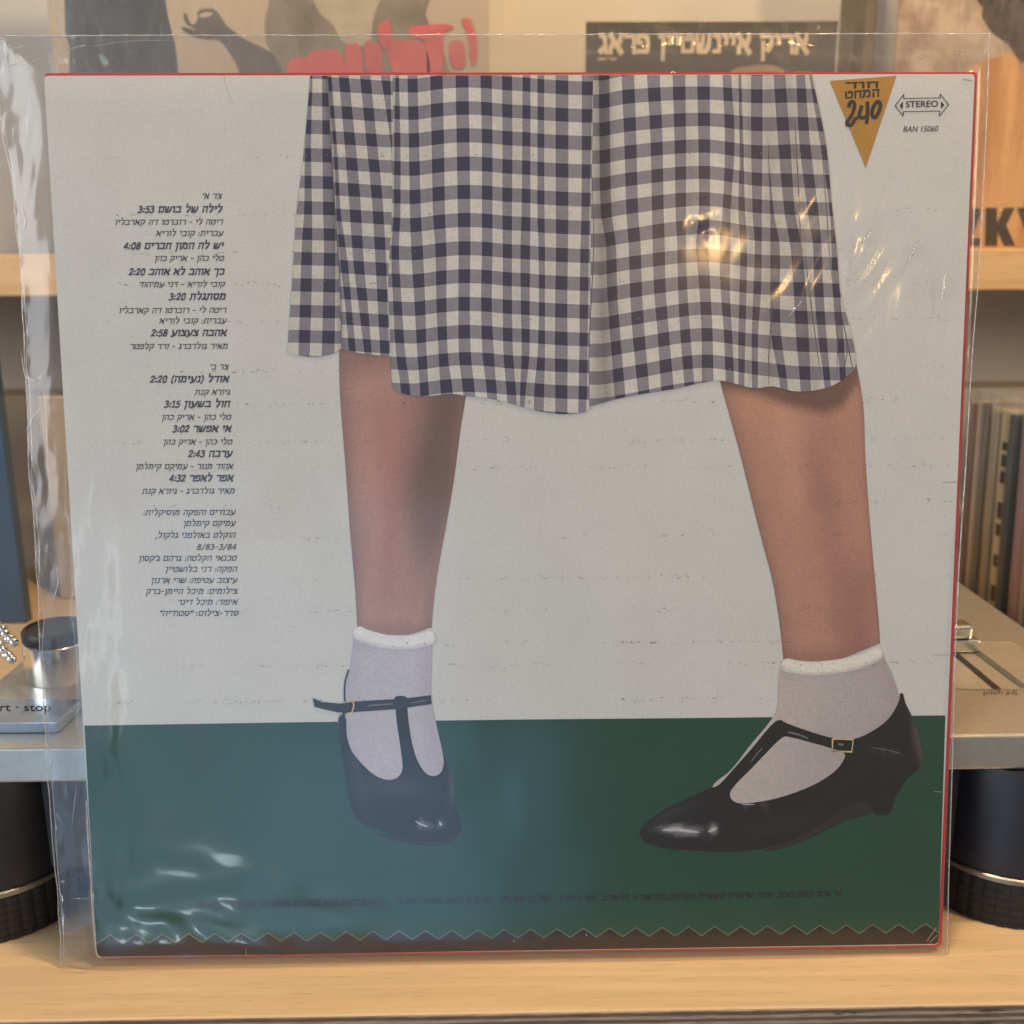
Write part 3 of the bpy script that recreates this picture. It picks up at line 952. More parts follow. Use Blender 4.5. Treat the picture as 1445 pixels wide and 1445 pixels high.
def skirt_panel(cols, rows_x, rows_y, left, right, hem, off, tone, parent, first_light=True):
    """cols: list of (yk, [(x0,x1)...]) giving dark-thread stripes; rows: dark-row starts by control column"""
    ys = [c[0] for c in cols]
    ns = len(cols[0][1])
    bnd = [lambda y: smooth_interp(y, [p[1] for p in left], [p[0] for p in left])]
    for s in range(ns):
        for e in (0, 1):
            xs = [c[1][s][e] for c in cols]
            bnd.append(lambda y, xs=xs: smooth_interp(y, ys, xs))
    bnd.append(lambda y: smooth_interp(y, [p[1] for p in right], [p[0] for p in right]))
    nr = min(len(r) for r in rows_y)
    rb = []
    for k in range(nr - 1):
        for e in (0.0, 0.5):
            vals = [r[k] + (r[k + 1] - r[k]) * e for r in rows_y]
            rb.append(lambda x, vals=vals: smooth_interp(x, rows_x, vals))
    hx, hy = [p[0] for p in hem], [p[1] for p in hem]
    V, Fc, Cc = [], [], []
    SX, SY = 3, 3
    for j in range(len(rb) - 1):
        for i in range(len(bnd) - 1):
            dark_c, dark_r = (i % 2 == 1), (j % 2 == 0)
            base = K_ if dark_c and dark_r else (W_ if not dark_c and not dark_r else G_)
            k0 = len(V)
            ok = False
            pts = []
            for b in range(SY + 1):
                for a in range(SX + 1):
                    y = 0.5 * (rb[j](600) + rb[j + 1](600))
                    x = 0
                    for _ in range(4):
                        xl, xr = bnd[i](y), bnd[i + 1](y)
                        xr = max(xr, xl)
                        x = xl + (xr - xl) * a / SX
                        y = rb[j](x) + (rb[j + 1](x) - rb[j](x)) * b / SY
                    lo, hi = TOPY(x) + 0.5, smooth_interp(x, hx, hy)
                    pts.append((x, min(max(y, lo), hi)))
            for (x, y) in pts:
                V.append(sl(x, y, off))
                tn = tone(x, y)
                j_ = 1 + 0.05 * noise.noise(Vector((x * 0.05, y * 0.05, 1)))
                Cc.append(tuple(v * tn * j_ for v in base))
            for b in range(SY):
                for a in range(SX):
                    q = (k0 + b * 4 + a, k0 + (b + 1) * 4 + a, k0 + (b + 1) * 4 + a + 1, k0 + b * 4 + a + 1)
                    pa = [pts[t - k0] for t in q]
                    area = abs(sum(pa[t][0] * pa[(t + 1) % 4][1] - pa[(t + 1) % 4][0] * pa[t][1] for t in range(4)))
                    if area > 0.05:
                        Fc.append(q)
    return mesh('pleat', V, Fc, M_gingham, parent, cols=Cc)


skirt = grid('printed_skirt', [(438, 106), (430, 200), (420, 300), (412, 400), (406, 490)], [(838, 106), (834, 300), (833, 490)],
             lambda u: TOPY(500) + 0.5, 488, 10, 10, lambda u, y: ink(110, 108, 116), M_ink, L3)
# back fold, far left
ra1 = [14, 53, 92.5, 131.5, 170, 210, 249, 285, 322.6, 357, 394, 431.5, 467, 503, 540]
ra0 = [y - 1.5 for y in ra1]
skirt_panel([(107, [(438, 441), (454.5, 462)]), (200, [(431, 439), (455, 466)]), (300, [(429, 440.4), (456, 472)]), (345, [(426, 440.5), (457, 473)]), (420, [(423.5, 439.5), (456, 473)]), (503, [(421, 437), (454, 472)])],
            [420, 470], [ra0, ra1], [(437.5, 107), (430.5, 200), (418.5, 300), (412, 400), (405.5, 495), (405, 504)], [(463, 107), (467, 200), (473, 300), (478, 380), (482, 495), (482, 504)],
            [(404, 496), (420, 501), (445, 503.5), (470, 499), (482, 492)], L4,
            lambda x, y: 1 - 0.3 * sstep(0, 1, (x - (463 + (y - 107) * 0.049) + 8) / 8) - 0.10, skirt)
# second fold
rb1 = [0, 36, 72, 109, 149, 185, 221, 257, 294, 330, 366, 403.5, 439, 475.5, 512, 549]
rb3 = [y + 5 for y in rb1]
skirt_panel([(107, [(462, 467.5), (478, 492), (508, 522.5), (537.5, 551)]), (200, [(470, 475), (486, 501.5), (517, 532), (551, 553)]), (250, [(473, 478), (490, 506), (522, 537), (553.5, 554)]),
             (300, [(475, 481), (493.7, 509.6), (526, 541), (555, 555.2)]), (372, [(480.6, 491), (499, 513.5), (530, 545), (553, 553.2)]), (430, [(487, 496), (506, 519), (533, 547), (549, 549.2)]), (505, [(493, 503), (515, 525), (537, 549.5), (552, 552.2)])],
            [470, 545], [rb1, rb3], [(462, 107), (467, 200), (473, 300), (478, 380), (482, 495), (482, 505)], [(554, 107), (555, 200), (556, 300), (548, 400), (550, 450), (552, 500), (552, 505)],
            [(480, 493), (500, 497), (520, 500), (552, 503)], L4 + 0.00003,
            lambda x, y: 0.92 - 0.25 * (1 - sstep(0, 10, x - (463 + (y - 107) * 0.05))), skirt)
# centre panel
rc3 = [66, 104, 143, 181, 221, 261, 300.6, 340.5, 380, 419, 458.6, 497, 534, 572, 610]


def offs(d, k=0.0):
    return [y + d for y in rc3]


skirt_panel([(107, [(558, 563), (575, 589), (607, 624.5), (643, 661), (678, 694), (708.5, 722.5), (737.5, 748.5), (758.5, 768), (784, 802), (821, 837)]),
             (200, [(556.5, 565), (577, 591.5), (609, 626.5), (644.5, 662.5), (680, 695), (709, 723), (737, 748.5), (758.5, 768), (784, 802), (821, 834)]),
             (300, [(555.5, 565), (578.5, 594), (611, 628), (646, 663.7), (680, 695), (709, 722.5), (736, 748.4), (758.4, 768.4), (784.3, 802), (820.5, 832)]),
             (355, [(552.5, 563), (580.5, 597), (614.5, 630), (647, 663.7), (680, 695), (709.5, 722.5), (734.5, 748), (760, 769), (784.5, 801.5), (819, 831)]),
             (430, [(555, 567), (585, 600), (616, 630), (647, 663), (679, 694), (709.5, 722.5), (735, 747.5), (760.5, 769), (783.5, 800.5), (818, 830)]),
             (500, [(559, 572), (589, 602), (619, 632), (647.5, 664.5), (681, 697), (710.5, 724), (736, 747), (758.5, 769), (783, 801), (817.5, 829)]),
             (550, [(565.6, 578.7), (592.7, 605), (621.7, 638.5), (653, 670), (686.7, 700.7), (714.7, 728), (734, 742), (754, 768), (783.5, 800.7), (816.6, 828.7)]),
             (585, [(567, 580), (594, 606), (624, 641), (656, 673), (689, 703), (717, 730), (733, 740), (753, 767), (783.5, 800.7), (816, 827)])],
            [555, 585, 620, 652, 686, 715, 742, 763, 793, 826],
            [offs(6), offs(7), offs(2.5), offs(0), offs(1), offs(4), offs(5.5), offs(7.5), offs(9.5), offs(11)],
            [(554.5, 107), (554.5, 200), (553, 300), (547.5, 400), (549, 450), (551, 500), (553, 545), (556, 580)],
            [(841, 107), (838, 200), (836, 300), (834, 400), (833, 500), (832, 560), (831, 585)],
            [(550, 535), (557, 549), (575, 557), (600, 559), (640, 556), (660, 559), (700, 564), (740, 575), (770, 582), (800, 584.5), (826, 581), (834, 575)],
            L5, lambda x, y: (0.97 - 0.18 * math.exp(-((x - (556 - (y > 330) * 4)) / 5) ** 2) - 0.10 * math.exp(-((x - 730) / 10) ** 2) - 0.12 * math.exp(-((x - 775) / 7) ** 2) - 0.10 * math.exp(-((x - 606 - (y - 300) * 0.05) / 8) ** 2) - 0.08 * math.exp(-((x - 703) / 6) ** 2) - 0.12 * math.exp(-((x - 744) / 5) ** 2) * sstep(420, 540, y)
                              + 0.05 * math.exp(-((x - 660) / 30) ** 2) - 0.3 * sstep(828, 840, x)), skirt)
# right panel
d1 = [47, 87, 126, 166, 205, 243.6, 281, 322.5, 362, 400, 441, 478, 517, 555, 593]
d4 = [47, 85, 122, 159, 196.6, 234, 271, 310, 351, 388.5, 426, 463, 500.5, 538, 576]
d7 = [49, 87, 126, 165, 205, 243.6, 281, 320, 359, 397, 433, 471.5, 510, 548, 586]
d9 = [48, 86, 124.6, 165, 203.5, 245, 284, 322.5, 361, 398, 438, 475.6, 516, 554, 592]
d0 = [y + 7 for y in d1]
d11 = [y + 2 for y in d9]
skirt_panel([(107, [(845, 860), (877, 895), (913, 931), (949, 967), (983.6, 1001.6), (1019.6, 1032), (1042, 1046), (1060, 1076), (1083, 1083.2), (1091.6, 1108), (1123.4, 1136), (1142, 1145.5)]),
             (200, [(846, 861), (881, 898), (918, 935), (952, 968), (985.5, 1002), (1023, 1036.5), (1044, 1049), (1060, 1076), (1083.5, 1084), (1098, 1115), (1128, 1143), (1157, 1165)]),
             (300, [(848, 863), (884, 900.6), (920, 936.6), (953.5, 968), (986, 1001.6), (1019.6, 1031), (1042, 1051.5), (1062, 1075), (1087, 1092), (1107, 1122), (1140, 1155), (1171, 1175)]),
             (345, [(855, 869), (887, 904), (921, 938), (955.5, 968), (982.5, 1000), (1015.5, 1031), (1044.5, 1054), (1065, 1075), (1087, 1100), (1115, 1131), (1147, 1159), (1173, 1180)]),
             (410, [(857, 871), (889, 906), (923, 939.5), (957, 970), (987, 1002.5), (1017, 1030), (1043.5, 1053.5), (1063, 1074), (1087, 1100.5), (1120, 1137), (1149, 1162), (1175, 1185)]),
             (470, [(861, 875), (892.5, 909.5), (928, 944), (960, 974), (990, 1005.5), (1021.5, 1033), (1042, 1052), (1061, 1070), (1088, 1102), (1123, 1141), (1154, 1166), (1180, 1190)]),
             (540, [(866, 881), (899, 915.5), (932.4, 950), (965.6, 979.5), (990.5, 1007), (1024, 1036), (1042, 1050.5), (1061, 1069.5), (1100, 1111), (1129, 1144), (1163, 1172), (1186, 1194)]),
             (580, [(869, 884), (902, 918), (936, 953), (968, 982), (992, 1008), (1025, 1037), (1042, 1050), (1061, 1069), (1102, 1113), (1131, 1146), (1165, 1173), (1188, 1195)])],
            [850, 888, 990, 1068, 1120, 1180], [d0, d1, d4, d7, d9, d11],
            [(837, 107), (836, 200), (834, 300), (833, 400), (832, 500), (831, 590)],
            [(1146, 107), (1153, 140), (1161, 180), (1167.5, 220), (1174, 300), (1180, 380), (1190, 430), (1200, 465), (1207, 500), (1207, 520), (1204, 540), (1200, 590)],
            [(830, 574), (845, 570), (866, 564), (900, 557), (950, 549), (990, 540), (1016, 537), (1040, 542), (1065, 548), (1090, 545), (1120, 552), (1150, 551), (1175, 544), (1190, 535), (1207, 521)],
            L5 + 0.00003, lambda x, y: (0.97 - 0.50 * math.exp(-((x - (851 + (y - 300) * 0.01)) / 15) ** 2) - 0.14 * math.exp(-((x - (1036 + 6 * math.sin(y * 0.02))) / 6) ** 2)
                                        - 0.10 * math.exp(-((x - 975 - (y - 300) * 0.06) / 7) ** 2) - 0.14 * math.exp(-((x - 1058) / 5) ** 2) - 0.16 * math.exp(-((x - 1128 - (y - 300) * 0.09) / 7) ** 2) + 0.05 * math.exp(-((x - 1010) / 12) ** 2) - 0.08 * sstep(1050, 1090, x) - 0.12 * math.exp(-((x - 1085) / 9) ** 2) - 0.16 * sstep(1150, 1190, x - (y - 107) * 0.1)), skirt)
# narrow extra folds at the right of the skirt, each drawn as a tapering dark crease
M_fold = plain('printed_fold', ink(80, 76, 86), 0.6, var=0.2, scale=400)


def crease(pts, wpx):
    P = spline(pts, False, 8)
    vs, fs = [], []
    for i, p in enumerate(P):
        d = (P[min(i + 1, len(P) - 1)] - P[max(i - 1, 0)]).normalized()
        t = i / (len(P) - 1)
        q = Vector((-d.y, d.x)) * wpx * 0.36 * math.sin(math.pi * min(0.98, 0.04 + t * 0.94)) ** 0.7
        vs += [sl(p.x + q.x, p.y + q.y, L5 + 0.00006), sl(p.x - q.x, p.y - q.y, L5 + 0.00006)]
        if i:
            k = 2 * i
            fs.append((k - 2, k - 1, k + 1, k))
    return mesh('fold_line', vs, fs, M_fold, skirt)


for pts, wd in (([(1122, 170), (1124, 215), (1127, 270), (1129, 320), (1130, 340)], 2.2), ([(1136, 360), (1142, 410), (1150, 470), (1158, 530)], 2.0),
                ([(1160, 215), (1166, 290), (1170, 350), (1174, 395)], 1.8), ([(1184, 430), (1193, 470), (1200, 505), (1204, 522)], 2.2), ([(1090, 390), (1089, 440), (1085, 500), (1085, 545)], 2.2),
                ([(834, 230), (838, 330), (834, 430), (831, 500), (832, 570)], 1.8), ([(1043, 120), (1044, 180), (1048, 240), (1047, 290)], 1.8),
                ([(1194, 470), (1195, 500), (1189, 530)], 1.8), ([(1176, 440), (1182, 480), (1180, 535)], 1.6), ([(463, 110), (467, 200), (473, 300), (480, 400), (482, 490)], 1.6)):
    crease(pts, wd)

# track list, marks, small print -------------------------------------
TRK = [("צד א׳", 286, 313.6, 280.3, 0), ("לילה של בושם 3:53", 193.5, 314.5, 299.5, 1), ("ריטה לי - רוברטו דה קארבליו", 163.3, 314.8, 316.8, 0), ("עברית: קובי לוריא", 219.8, 315.8, 332.8, 0),
       ("יש לה המון חברים 4:08", 174, 316, 351, 1), ("טלי כהן - אריק כהן", 218.4, 316.4, 368, 0), ("כך אוהב לא אוהב 2:20", 181, 317, 387.6, 1), ("קובי לוריא - דני עמיהוד", 196.8, 317.8, 404.8, 0),
       ("מסתגלת 3:20", 237.5, 318.6, 422.8, 1), ("ריטה לי - רוברטו דה קארבליו", 168.6, 319.4, 441.4, 0), ("עברית: קובי לוריא", 224.7, 320.3, 456.3, 0), ("אהבה צעצוע 2:58", 212.3, 320.7, 473.9, 1),
       ("מאיר גולדברג - ורד קלפטר", 184, 321, 492.2, 0), ("צד ב׳", 296.8, 323, 521.5, 0), ("אודל (נעימה) 2:20", 211, 324, 539.2, 1), ("גיורא קנת", 274.6, 324.4, 557, 0), ("חול בשעון 3:15", 230.7, 325.6, 574.4, 1),
       ("טלי כהן - אריק כהן", 228.5, 326.3, 592.3, 0), ("אי אפשר 3:02", 242.7, 327.3, 609.3, 1), ("טלי כהן - אריק כהן", 230.7, 328, 627.2, 0), ("ערבה 2:43", 264.8, 328.8, 644.6, 1),
       ("אהוד מנור - עמיקם קימלמן", 191.9, 329.5, 661.8, 0), ("אפר לאפר 4:32", 238.4, 330.2, 679, 1), ("מאיר גולדברג - גיורא קנת", 200, 331, 696.5, 0), ("עבודים והפקה מוסיקלית:", 202, 332.7, 726.7, 0),
       ("עמיקם קימלמן", 259.3, 333, 742.2, 0), ("הוקלט באולפני גלקול,", 219, 333, 758.8, 0), ("8/83-3/84", 277.6, 333.4, 775.4, 0), ("טכנאי הקלטה: גרהם ג׳קסון", 196, 334, 791.3, 0),
       ("הפקה: דני בלושטיין", 233.7, 335, 806.8, 0), ("עיצוב עטיפה: שרי ארנון", 213.7, 335.5, 822.5, 0), ("צילומים: מיכל היימן-ברק", 205.6, 335.7, 838, 0), ("איפור: מיכל דינר", 251.4, 335.7, 853.3, 0),
       ("סדר-צילום: ״סטודיה״", 225.4, 336.8, 869, 0)]
place_lines('track_list', [(s, xl, xr, y + (xr - xl) * 0.004, y, 14.6 if b else 12.2, 0.045 if b else -0.03, 0.20, 0.02 if b else -0.03) for s, xl, xr, y, b in TRK], M_text, sleeve, L2)
place_lines('catalogue_number', [("BAN 15060", 1274.6, 1323.9, 186.2, 185.4, 11.8, 0, 0.25, 0)], M_black, sleeve, L2)
sm = place_lines('stereo_mark', [("STEREO", 1278.2, 1323.9, 151.4, 150.4, 12.4, 0, 0, 0.016)], M_black, sleeve, L2)
arrow = [(1263.3, 149.2), (1275.4, 133.3), (1275.4, 139), (1326.8, 138), (1326.8, 132.9), (1338.6, 147.6), (1326, 163.5), (1326, 156.6), (1275, 157.5), (1274.6, 163.5), (1263.3, 149.2)]
av, af = [], []
for i in range(len(arrow) - 1):
    a, b = Vector(arrow[i]), Vector(arrow[i + 1])
    d = (b - a).normalized()
    q = Vector((-d.y, d.x)) * 0.55
    a2, b2 = a - d * 0.5, b + d * 0.5
    k = len(av)
    zo = L2 + 0.000004 * (i + 1)
    av += [sl(a2.x + q.x, a2.y + q.y, zo), sl(b2.x + q.x, b2.y + q.y, zo), sl(b2.x - q.x, b2.y - q.y, zo), sl(a2.x - q.x, a2.y - q.y, zo)]
    af.append((k, k + 1, k + 2, k + 3))
for tri in ([(1269.4, 149.2), (1274.2, 142.8), (1273.9, 154.9)], [(1332.8, 148), (1327.8, 142.8), (1327.8, 153.7)]):
    k = len(av)
    av += [sl(p[0], p[1], L2) for p in tri]
    af.append((k, k + 1, k + 2))
mesh('stereo_arrow', av, af, M_black, sm)
by = lambda x: 1281.2 + (x - 275) * (1264.2 - 1281.2) / (1188 - 275)
SP = [("HED-ARZI (1973) LTD THE ISRAEL RECORDS MANUFACTURING CO., TEL AVIV, ISRAEL. MADE IN ISRAEL ·", 275, 700), ("(P)1984", 706, 742), ("(C)1984", 745, 778), ("· תוצרת הארץ", 784 - 0, 842),
      ("הד ארצי (1973) בע״מ, חברה ישראלית לתעשיית תקליטים, בוגרשוב 4, תל-אביב.", 848, 1188)]
SP[3] = ("תוצרת הארץ ·", 784, 842)
place_lines('small_print', [(s, a, b, by(a) + 0.5, by(b) + 0.5, 12.6, 0.07, 0, 0.030 if s[0] in "H(" else 0.07) for s, a, b in SP], M_small, sleeve, L2)

stk = fill('price_sticker', [(1171, 114), (1265, 107), (1221.8, 236.2)], M_sticker, L2)
place_lines('sticker_lettering', [("חוד", 1193.2, 1240, 124.8, 123.6, 14.5, 0.06, 0, 0.00), ("המחט", 1192.4, 1241, 139.3, 136.0, 17.5, 0.02, 0, 0.03)], M_black, stk, L3)
ck = lambda pts: [(1150 + x * 0.173, 90 + y * 0.173) for x, y in pts]
for pts in ([(276, 356), (284, 322), (304, 308), (322, 326), (318, 370), (302, 415), (280, 450), (262, 475), (268, 498), (292, 500), (312, 478), (326, 452), (348, 440)],
            [(384, 340), (370, 385), (362, 430), (390, 440), (424, 428)], [(428, 308), (430, 370), (427, 430), (421, 490)],
            [(505, 312), (480, 345), (466, 395), (474, 432), (498, 432), (522, 390), (535, 340), (522, 310), (500, 314)]):
    stroke('handwriting', ck(pts), 5.2, M_black, L3 + 0.00001 * pts[0][0] / 100, stk, 6)

# worn flecks in the print: rows of small dark specks across the card
fv, ff = [], []


def speck(x, y, w_, h_):
    k = len(fv)
    m = 6
    for i in range(m):
        a = 2 * math.pi * i / m
        r = random.uniform(0.6, 1.2)
        fv.append(sl(x + math.cos(a) * w_ * r, y + math.sin(a) * h_ * r, L5 + 0.0001))
    ff.append(tuple(range(k, k + m)))


def row_y(x, y0):
    return y0 - (x - 722) * 0.006


for y0 in (218, 300, 355, 398, 452, 522, 568, 622, 660, 711, 758, 816, 862, 908, 938, 988):
    x = 150 + random.uniform(0, 60)
    while x < 1345:
        if noise.noise(Vector((x * 0.012, y0 * 0.7, 5))) > -0.05:
            for _ in range(random.randint(1, 4)):
                speck(x + random.uniform(-8, 8), row_y(x, y0) + random.gauss(0, 1.6), random.uniform(0.5, 1.9), random.uniform(0.3, 0.7))
        x += random.uniform(9, 30)
for _ in range(420):
    x, y = random.uniform(85, 1350), random.uniform(120, 1000)
    speck(x, y, random.uniform(0.4, 0.9), random.uniform(0.3, 0.6))
flk = mesh('worn_flecks', fv, ff, M_fleck, sleeve)
flk['kind'] = 'stuff'
M_scuff = plain('white_scuff', (0.42, 0.39, 0.34), 0.8)
for pts, wd in (([(1330, 681), (1352, 680)], 0.9), ([(1318, 925), (1340, 924)], 0.7), ([(1318, 1117), (1334, 1118)], 0.7), ([(1308, 1328), (1315, 1318), (1322, 1309)], 0.8),
                ([(1312, 1330), (1322, 1320)], 0.7), ([(725, 1326), (725, 1330)], 1.0), ([(827, 1318), (828, 1321)], 1.3), ([(347, 1340), (348, 1350)], 0.6),
                ([(316, 107), (320, 128), (328, 148)], 0.4), ([(1358, 112), (1372, 114)], 1.6)):
    stroke('scuff', pts, wd, M_scuff, L5 + 0.00012, sleeve, 3)
# rubbed card showing along the left and bottom edges
M_rub = plain('rubbed_card', (0.52, 0.40, 0.28), 0.9, var=0.4, scale=400)
stroke('worn_edge', [(122, 1130), (124, 1180), (128, 1240), (131, 1290), (135, 1335), (137, 1347), (143, 1351.5)], 2.0, M_rub, L5 + 0.0001, sleeve)

# ------------------------------------------------------------------ clear plastic cover
cover = empty('plastic_cover', S_ORG, 'clear wrinkled plastic outer cover wrapped loosely around the leaning record sleeve', 'plastic cover', rot=(-LEAN, 0, 0))
FL = [(-22, 46), (0, 170), (15, 260), (28, 400), (33, 500), (40, 640), (50, 780), (55, 870), (60, 980), (66, 1090), (72, 1170), (79, 1240), (84, 1330), (85, 1366)]
FR = [(1398, 42), (1392, 200), (1381, 400), (1371, 500), (1362, 640), (1353, 760), (1346, 900), (1343, 1000), (1339, 1150), (1337, 1240), (1335, 1348)]


def film(name, mat, side, nu=200, nv=200, seed=0.0):
    vs, fs = [], []
    for j in range(nv + 1):
        v = j / nv
        for i in range(nu + 1):
            u = i / nu
            u = u ** 1.35 if True else u
            y = (49.5 - 3 * u) * (1 - v) + (1362 - 21 * u) * v
            xl = smooth_interp(y, [p[1] for p in FL], [p[0] for p in FL])
            xr = smooth_interp(y, [p[1] for p in FR], [p[0] for p in FR])
            xl += side * 3 * noise.noise(Vector((0, y * 0.02, seed)))
            x = xl + (xr - xl) * u
            p = sl(x, y)
            # sleeve edges in this row
            el, er = 62 + (y - 106) * 0.0603, 1380 - (y - 104) * 0.0411
            ml = sstep(0, 1, (el - x) / 60)
            mr_ = sstep(0, 1, (x - er) / 15)
            mt = sstep(0, 1, (104 - y) / 50)
            mg = max(ml, mr_, mt)
            big = noise.noise(Vector((x * 0.0045, y * 0.0032, seed)))
            d = 0.0011 + 0.0009 * (0.5 + 0.5 * big)
            d += 0.0011 * noise.noise(Vector((x * 0.012, y * 0.007, seed + 4))) * max(0, noise.noise(Vector((x * 0.003, y * 0.003, seed + 8)))) * 1.5
            # crumpled left margin and lower left, rippled top
            lw = sstep(190, 60, x) if False else 1 - sstep(70, 200, x - (y - 100) * 0.055)
            d += lw * (0.0003 + 0.0011 * ml) * noise.noise(Vector((x * 0.03, y * 0.010, seed + 2)))
            d += lw * (0.00010 + 0.0007 * ml) * abs(noise.noise(Vector((x * 0.06, y * 0.022, seed + 7))))
            ll = sstep(1120, 1300, y) * (1 - sstep(120, 420, abs(x - 250)))
            d += ll * 0.0006 * noise.noise(Vector((x * 0.02 - y * 0.012, y * 0.03, seed + 3)))
            # sharp small creases upper right
            ur = math.exp(-((x - 1230) / 120) ** 2 - ((y - 380) / 150) ** 2)
            d += ur * 0.0012 * abs(noise.noise(Vector((x * 0.03 + y * 0.018, y * 0.008 - x * 0.008, seed + 11))))
            cl = math.exp(-((x - 990) / 22) ** 2 - ((y - 312) / 30) ** 2)
            d += cl * 0.00022 * noise.noise(Vector((x * 0.10, y * 0.06, seed + 13)))
            d += mt * 0.0008 * noise.noise(Vector((x * 0.05, y * 0.06, seed + 6)))
            d = max(d, 0.0007)
            dd = d * (1 - mg) if side < 0 else 0.0036 + d * 0.4
            yy = (-d if side < 0 else 0.0040 + d * 0.35)
            yy = yy * (1 - mg) + (0.0016 + (-0.6 if side < 0 else 0.6) * d) * mg
            vs.append(Vector((p.x, yy, max(p.z, -0.0032 + 0.001 * (side > 0)))))
    for j in range(nv):
        for i in range(nu):
            k = j * (nu + 1) + i
            fs.append((k, k + nu + 1, k + nu + 2, k + 1))
    return mesh(name, vs, fs, mat, cover, True)


ff_ = film('front_film', M_film, -1, 340, 320, 1.3)
fb_ = film('back_film', M_film_back, 1, 120, 120, 7.7)


def tube3(name, pts, r, mat, parent, n=6):
    vs, fs = [], []
    for i, p in enumerate(pts):
        d = (pts[min(i + 1, len(pts) - 1)] - pts[max(i - 1, 0)]).normalized()
        a = d.cross(Vector((0, 1, 0.01))).normalized()
        b = d.cross(a)
        for k in range(n):
            t = 2 * math.pi * k / n
            vs.append(p + (a * math.cos(t) + b * math.sin(t)) * r)
        if i:
            for k in range(n):
                q = (i - 1) * n
                fs.append((q + k, q + (k + 1) % n, q + n + (k + 1) % n, q + n + k))
    return mesh(name, vs, fs, mat, parent, True)


def film_row(o, nu, nv, which):
    V = o.data.vertices
    if which == 'top':
        return [V[i].co.copy() for i in range(nu + 1)]
    if which == 'left':
        return [V[j * (nu + 1)].co.copy() for j in range(nv + 1)]
    return [V[j * (nu + 1) + nu].co.copy() for j in range(nv + 1)]


def creases(name, lines, mat):
    """thin raised creases in the film, tapering at both ends, as one mesh"""
    vs, fs = [], []
    n = 8
    for pts, r, y in lines:
        P2 = spline(pts, False, 5) if len(pts) > 2 else [Vector(pts[0]).lerp(Vector(pts[1]), k / 6) for k in range(7)]
        P = [sl(p[0], p[1], y) for p in P2]
        m = len(P)
        for i, p in enumerate(P):
            d = (P[min(i + 1, m - 1)] - P[max(i - 1, 0)]).normalized()
            a = d.cross(Vector((0, 1, 0))).normalized()
            rr = r * max(0.08, math.sin(math.pi * i / (m - 1))) ** 0.6
            k0 = len(vs)
            for k in range(n):
                t = 2 * math.pi * k / n
                vs.append(p + a * math.cos(t) * rr + Vector((0, 0.5 * rr * math.sin(t), 0)))
            if i:
                for k in range(n):
                    q = k0 - n
                    fs.append((q + k, q + (k + 1) % n, k0 + (k + 1) % n, k0 + k))
    return mesh(name, vs, fs, mat, cover, True)


ON, MG = 0.0022, 0.0002
CL = [([(1214, 346), (1229, 326)], 0.00028, ON), ([(1205, 366), (1214, 350)], 0.00012, ON), ([(1284, 366), (1291, 351), (1297, 338)], 0.00032, ON), ([(1330, 424), (1332, 405), (1333, 388)], 0.00030, ON),
      ([(1113, 447), (1121, 437), (1132, 424)], 0.00026, ON), ([(1130, 420), (1180, 372), (1212, 350)], 0.00008, ON), ([(1262, 400), (1275, 380), (1284, 366)], 0.00010, ON), ([(1300, 332), (1318, 302)], 0.00010, ON),
      ([(1296, 76), (1302, 82)], 0.00022, MG), ([(1346, 73), (1356, 76), (1359, 79)], 0.00024, MG)]
for c_ in CL:
    if c_[1] < 0.00014:
        continue
    creases('crease', [(c_[0], c_[1] * 1.5, c_[2])], M_glint)
ML = [([(30, 495), (36, 530), (52, 536), (62, 524)], 0.0003, MG), ([(58, 540), (65, 590), (67, 650), (70, 688), (66, 690)], 0.00022, MG), ([(36, 610), (46, 590), (58, 575)], 0.00025, MG),
      ([(43, 660), (47, 720), (50, 790)], 0.00022, MG), ([(90, 73), (105, 67), (122, 64)], 0.00028, MG), ([(128, 66), (180, 58), (246, 57)], 0.00012, MG), ([(0, 92), (30, 90), (58, 83), (72, 85)], 0.00016, MG),
      ([(12, 62), (18, 68), (35, 64)], 0.00024, MG), ([(44, 130), (38, 170), (40, 200)], 0.0002, MG), ([(30, 290), (36, 310), (34, 322)], 0.0004, MG), ([(100, 1268), (112, 1268), (130, 1268)], 0.00018, MG),
      ([(74, 1163), (84, 1240)], 0.00012, MG), ([(84, 1240), (86, 1330)], 0.00010, MG), ([(108, 1110), (104, 1140), (101, 1170)], 0.00025, MG), ([(80, 1165), (78, 1172)], 0.0005, MG), ([(92, 1243), (86, 1245)], 0.0005, MG),
      ([(74, 850), (82, 820), (76, 790)], 0.00025, MG), ([(104, 690), (108, 740), (107, 790)], 0.0005, ON), ([(96, 860), (102, 830), (100, 800)], 0.0003, ON), ([(128, 782), (138, 766), (152, 754)], 0.0007, ON),
      ([(148, 640), (152, 628), (154, 622)], 0.0004, ON), ([(332, 832), (345, 822), (354, 814)], 0.0006, ON), ([(290, 1294), (320, 1278), (352, 1262)], 0.0004, ON), ([(315, 1262), (336, 1256), (355, 1262)], 0.0004, ON),
      ([(240, 1319), (300, 1317), (362, 1314)], 0.0003, ON), ([(178, 1254), (205, 1248), (222, 1244)], 0.0006, ON), ([(120, 1305), (150, 1300), (160, 1303)], 0.0003, ON),
      ([(1353, 700), (1357, 735), (1356, 765), (1350, 822)], 0.00022, MG), ([(1369, 485), (1366, 500), (1368, 512)], 0.0003, MG), ([(200, 1312), (186, 1304), (176, 1292)], 0.0002, ON)]
for c_ in ML:
    if c_[2] == ON:
        continue
    creases('crease', [(c_[0], c_[1] * (1.8 if c_[2] == ON else 1.0), c_[2])], M_soft if c_[2] == ON else M_crease)


